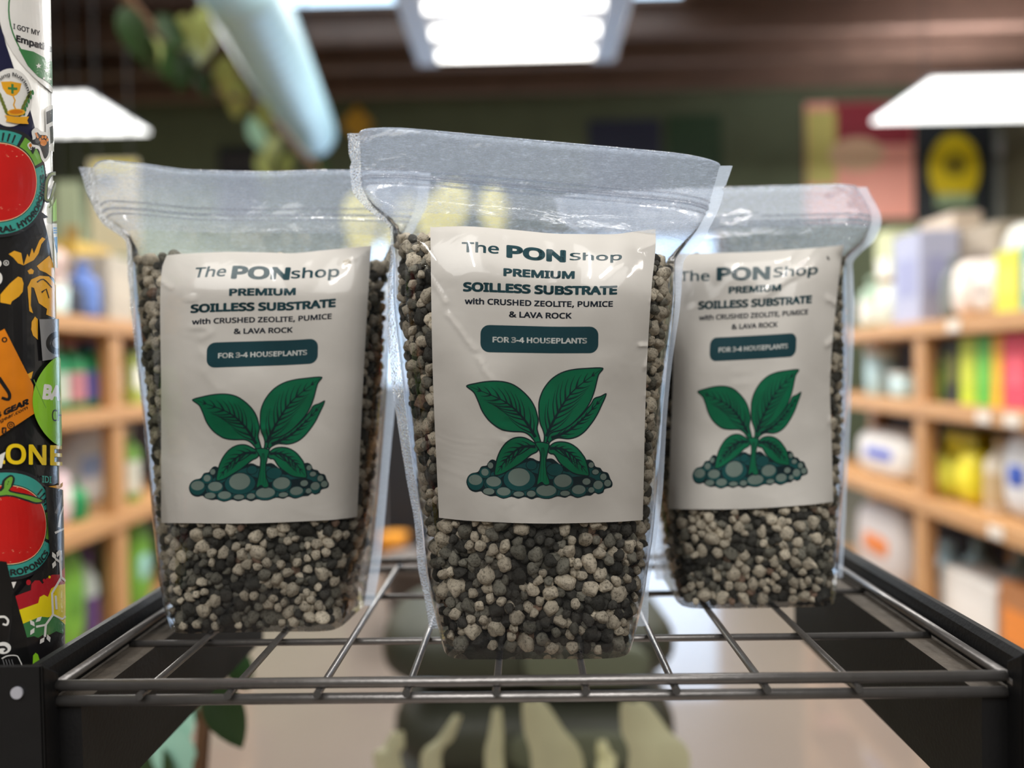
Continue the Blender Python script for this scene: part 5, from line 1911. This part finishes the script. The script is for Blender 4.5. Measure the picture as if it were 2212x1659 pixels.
# ------------------------------------------------------------------ below and behind the deck
M_SACK = mat('dark_olive_sack', srgb(52, 54, 43), 0.55, noise_amt=0.3, nscale=14, bump=0.25, bscale=20)
M_PALE = mat('pale_strap_leaf', srgb(206, 204, 168), 0.45, noise_amt=0.2, nscale=14)
zc = 0.0
cx = at(1140, 1300, 1.5).x
names = ['lowest of the stack, on the floor', 'second from the floor', 'middle of the stack', 'second from the top of the stack', 'topmost of the stack']
for i in range(5):
    hh = 0.146
    m = MB(); m.pillow((cx + 0.012 * math.sin(i * 2.4), 1.5 + 0.01 * math.cos(i * 3), zc + hh / 2), 0.54 + 0.02 * math.sin(i * 1.7), 0.36, hh, M_SACK, 0.5, 18, 0.05 * math.sin(i * 1.9), 0.02)
    sk_ = thing('soil_sack', 'dark olive soil sack below the wire deck, ' + names[i], 'sack', (cx, 1.5, zc), 'soil sacks stacked below the deck')
    m.build('sack_body', sk_, True)
    m = MB(); m.pillow((cx - 0.02 + 0.03 * i, 1.315, zc + hh / 2), 0.22, 0.02, hh * 0.5, flat(88, 92, 76), 0.4, 8); m.build('printed_panel', sk_, True)
    zc += hh * 1.01
# pale strap leaved plant in front of the sacks
pp = thing('strap_leaf_plant', 'potted plant with long pale yellow green leaves before the soil sacks', 'plant', (at(1150, 1659, 1.1).x, 1.12, 0))
px_ = at(1150, 1659, 1.1).x
m = MB(); m.lathe((px_, 1.12, 0), [(0.09, 0), (0.12, 0.2), (0.128, 0.2), (0.128, 0.23), (0.11, 0.23), (0.105, 0.2)], flat(60, 50, 44), 24); m.build('pot', pp, True)
m = MB()
for x0, y0, x1, y1, w, Y1 in ((990, 1545, 930, 1660, 0.030, 1.05), (1074, 1530, 1068, 1660, 0.028, 1.08), (1150, 1512, 1205, 1660, 0.075, 1.06), (1368, 1515, 1425, 1660, 0.085, 1.02), (860, 1580, 838, 1660, 0.04, 1.05), (1300, 1600, 1310, 1660, 0.03, 1.2)):
    tip, mid = at(x0, y0, Y1), at(x1, y1, Y1)
    root = Vector((px_ + (mid.x - px_) * 0.35, 1.12, 0.2))
    sp = smooth_poly([tuple(root), tuple(root.lerp(mid, 0.6) + Vector((0, -0.01, 0.0))), tuple(mid), tuple(mid.lerp(tip, 0.55)), tuple(tip)], 5, False)
    vs, fs = [], []
    n = len(sp)
    for i, q in enumerate(sp):
        f_ = i / (n - 1)
        ww = w * (0.35 + 0.65 * math.sin(PI * min(1, 0.15 + 0.85 * f_)) if f_ < 0.97 else 0.25) * 0.5
        vs += [(q[0] - ww, q[1] + 0.004, q[2]), (q[0], q[1] - 0.004, q[2]), (q[0] + ww, q[1] + 0.004, q[2])]
    for i in range(n - 1):
        fs += [(3 * i, 3 * i + 1, 3 * i + 4, 3 * i + 3), (3 * i + 1, 3 * i + 2, 3 * i + 5, 3 * i + 4)]
    m.add(vs, fs, M_PALE)
m.build('foliage', pp, True)
# leafy plant under the deck near the pole
lp = at(420, 1659, 1.0)
pl = thing('leafy_potted_plant', 'potted plant with dark and pale mint leaves under the deck near the pole', 'plant', (lp.x, 1.05, 0))
m = MB(); m.lathe((lp.x, 1.05, 0), [(0.08, 0), (0.11, 0.18), (0.118, 0.18), (0.118, 0.21), (0.1, 0.21), (0.095, 0.18)], flat(150, 92, 66), 24); m.build('pot', pl, True)
M_MINT = mat('pale_mint_leaf', srgb(150, 196, 170), 0.35, noise_amt=0.2, nscale=14)
M_DK = mat('deep_green_leaf', srgb(30, 60, 20), 0.35, noise_amt=0.3, nscale=18)
tipz = at(440, 1400, 1.0)
m = MB(); m.tube(smooth_poly([(lp.x, 1.05, 0.18), (lp.x - 0.03, 1.04, 0.4), (lp.x + 0.0, 1.0, 0.62), tuple(tipz + Vector((0, 0.02, 0)))], 6, False), 0.006, M_STEM, 8)
m.tube(smooth_poly([(lp.x, 1.02, 0.58), (lp.x + 0.05, 0.93, 0.75), tuple(at(462, 1468, 0.82))], 6, False), 0.004, M_STEM, 8); m.build('stem', pl, True)
m = MB()
leaf_mesh(m, at(462, 1466, 0.82), (0.38, -0.1, -1), (0, -1, 0.15), 0.082, 0.046, M_DK, 0.1)
for x, y, Y, d, L_, w_, mt in ((425, 1425, 1.0, (0.1, 0.1, -1), 0.09, 0.05, M_MINT), (505, 1395, 1.1, (0.2, 0, -0.9), 0.07, 0.045, M_GRN), (470, 1400, 1.05, (-0.6, 0, -0.8), 0.08, 0.05, M_MINT), (400, 1500, 1.0, (-0.3, 0, -1), 0.09, 0.05, M_MINT),
                               (370, 1560, 1.0, (0.1, 0, -1), 0.1, 0.06, M_MINT), (395, 1480, 1.02, (-0.7, 0, -0.5), 0.08, 0.05, M_GRN), (340, 1600, 1.0, (-0.1, 0, -1), 0.1, 0.055, M_GRN), (420, 1520, 1.05, (0.4, 0.2, -0.6), 0.06, 0.03, M_GRN)):
    leaf_mesh(m, at(x, y, Y), d, (0, -1, 0.2), L_, w_, mt, 0.12)
m.build('foliage', pl, True)
# tall yellow leaved plant behind the two nearer pouches
yx = at(900, 600, 3.4).x
yp = thing('yellow_leaved_plant', 'tall potted plant with broad yellow leaves seen through the film of the nearer pouches', 'plant', (yx, 3.4, 0))
m = MB(); m.lathe((yx, 3.4, 0), [(0.14, 0), (0.18, 0.3), (0.19, 0.3), (0.19, 0.34), (0.17, 0.34), (0.16, 0.3)], flat(80, 70, 64), 24); m.build('pot', yp, True)
m = MB(); m.tube(smooth_poly([(yx, 3.4, 0.3), (yx + 0.03, 3.42, 0.8), (yx - 0.02, 3.4, 1.3), (yx, 3.4, 1.75)], 6, False), 0.012, M_STEM, 8); m.build('stem', yp, True)
M_YEL = mat('yellow_leaf', srgb(222, 214, 124), 0.45, noise_amt=0.15, nscale=8)
m = MB()
for x, y, d, L_, w_ in ((775, 410, (0.1, -.1, -1), 0.30, 0.16), (800, 500, (-.5, 0, -.8), 0.22, 0.12), (985, 390, (-0.2, -.1, -1), 0.26, 0.16), (1060, 400, (0.1, -.1, -1), 0.24, 0.12), (940, 420, (-.1, -.1, -1), 0.24, 0.13), (850, 470, (.2, 0, -1), 0.2, 0.12), (890, 420, (-.3, 0, -.9), 0.2, 0.1)):
    leaf_mesh(m, at(x, y, 3.35), d, (0, -1, 0.2), L_, w_, M_YEL, 0.15)
m.build('foliage', yp, True)
bpy.context.view_layer.update()
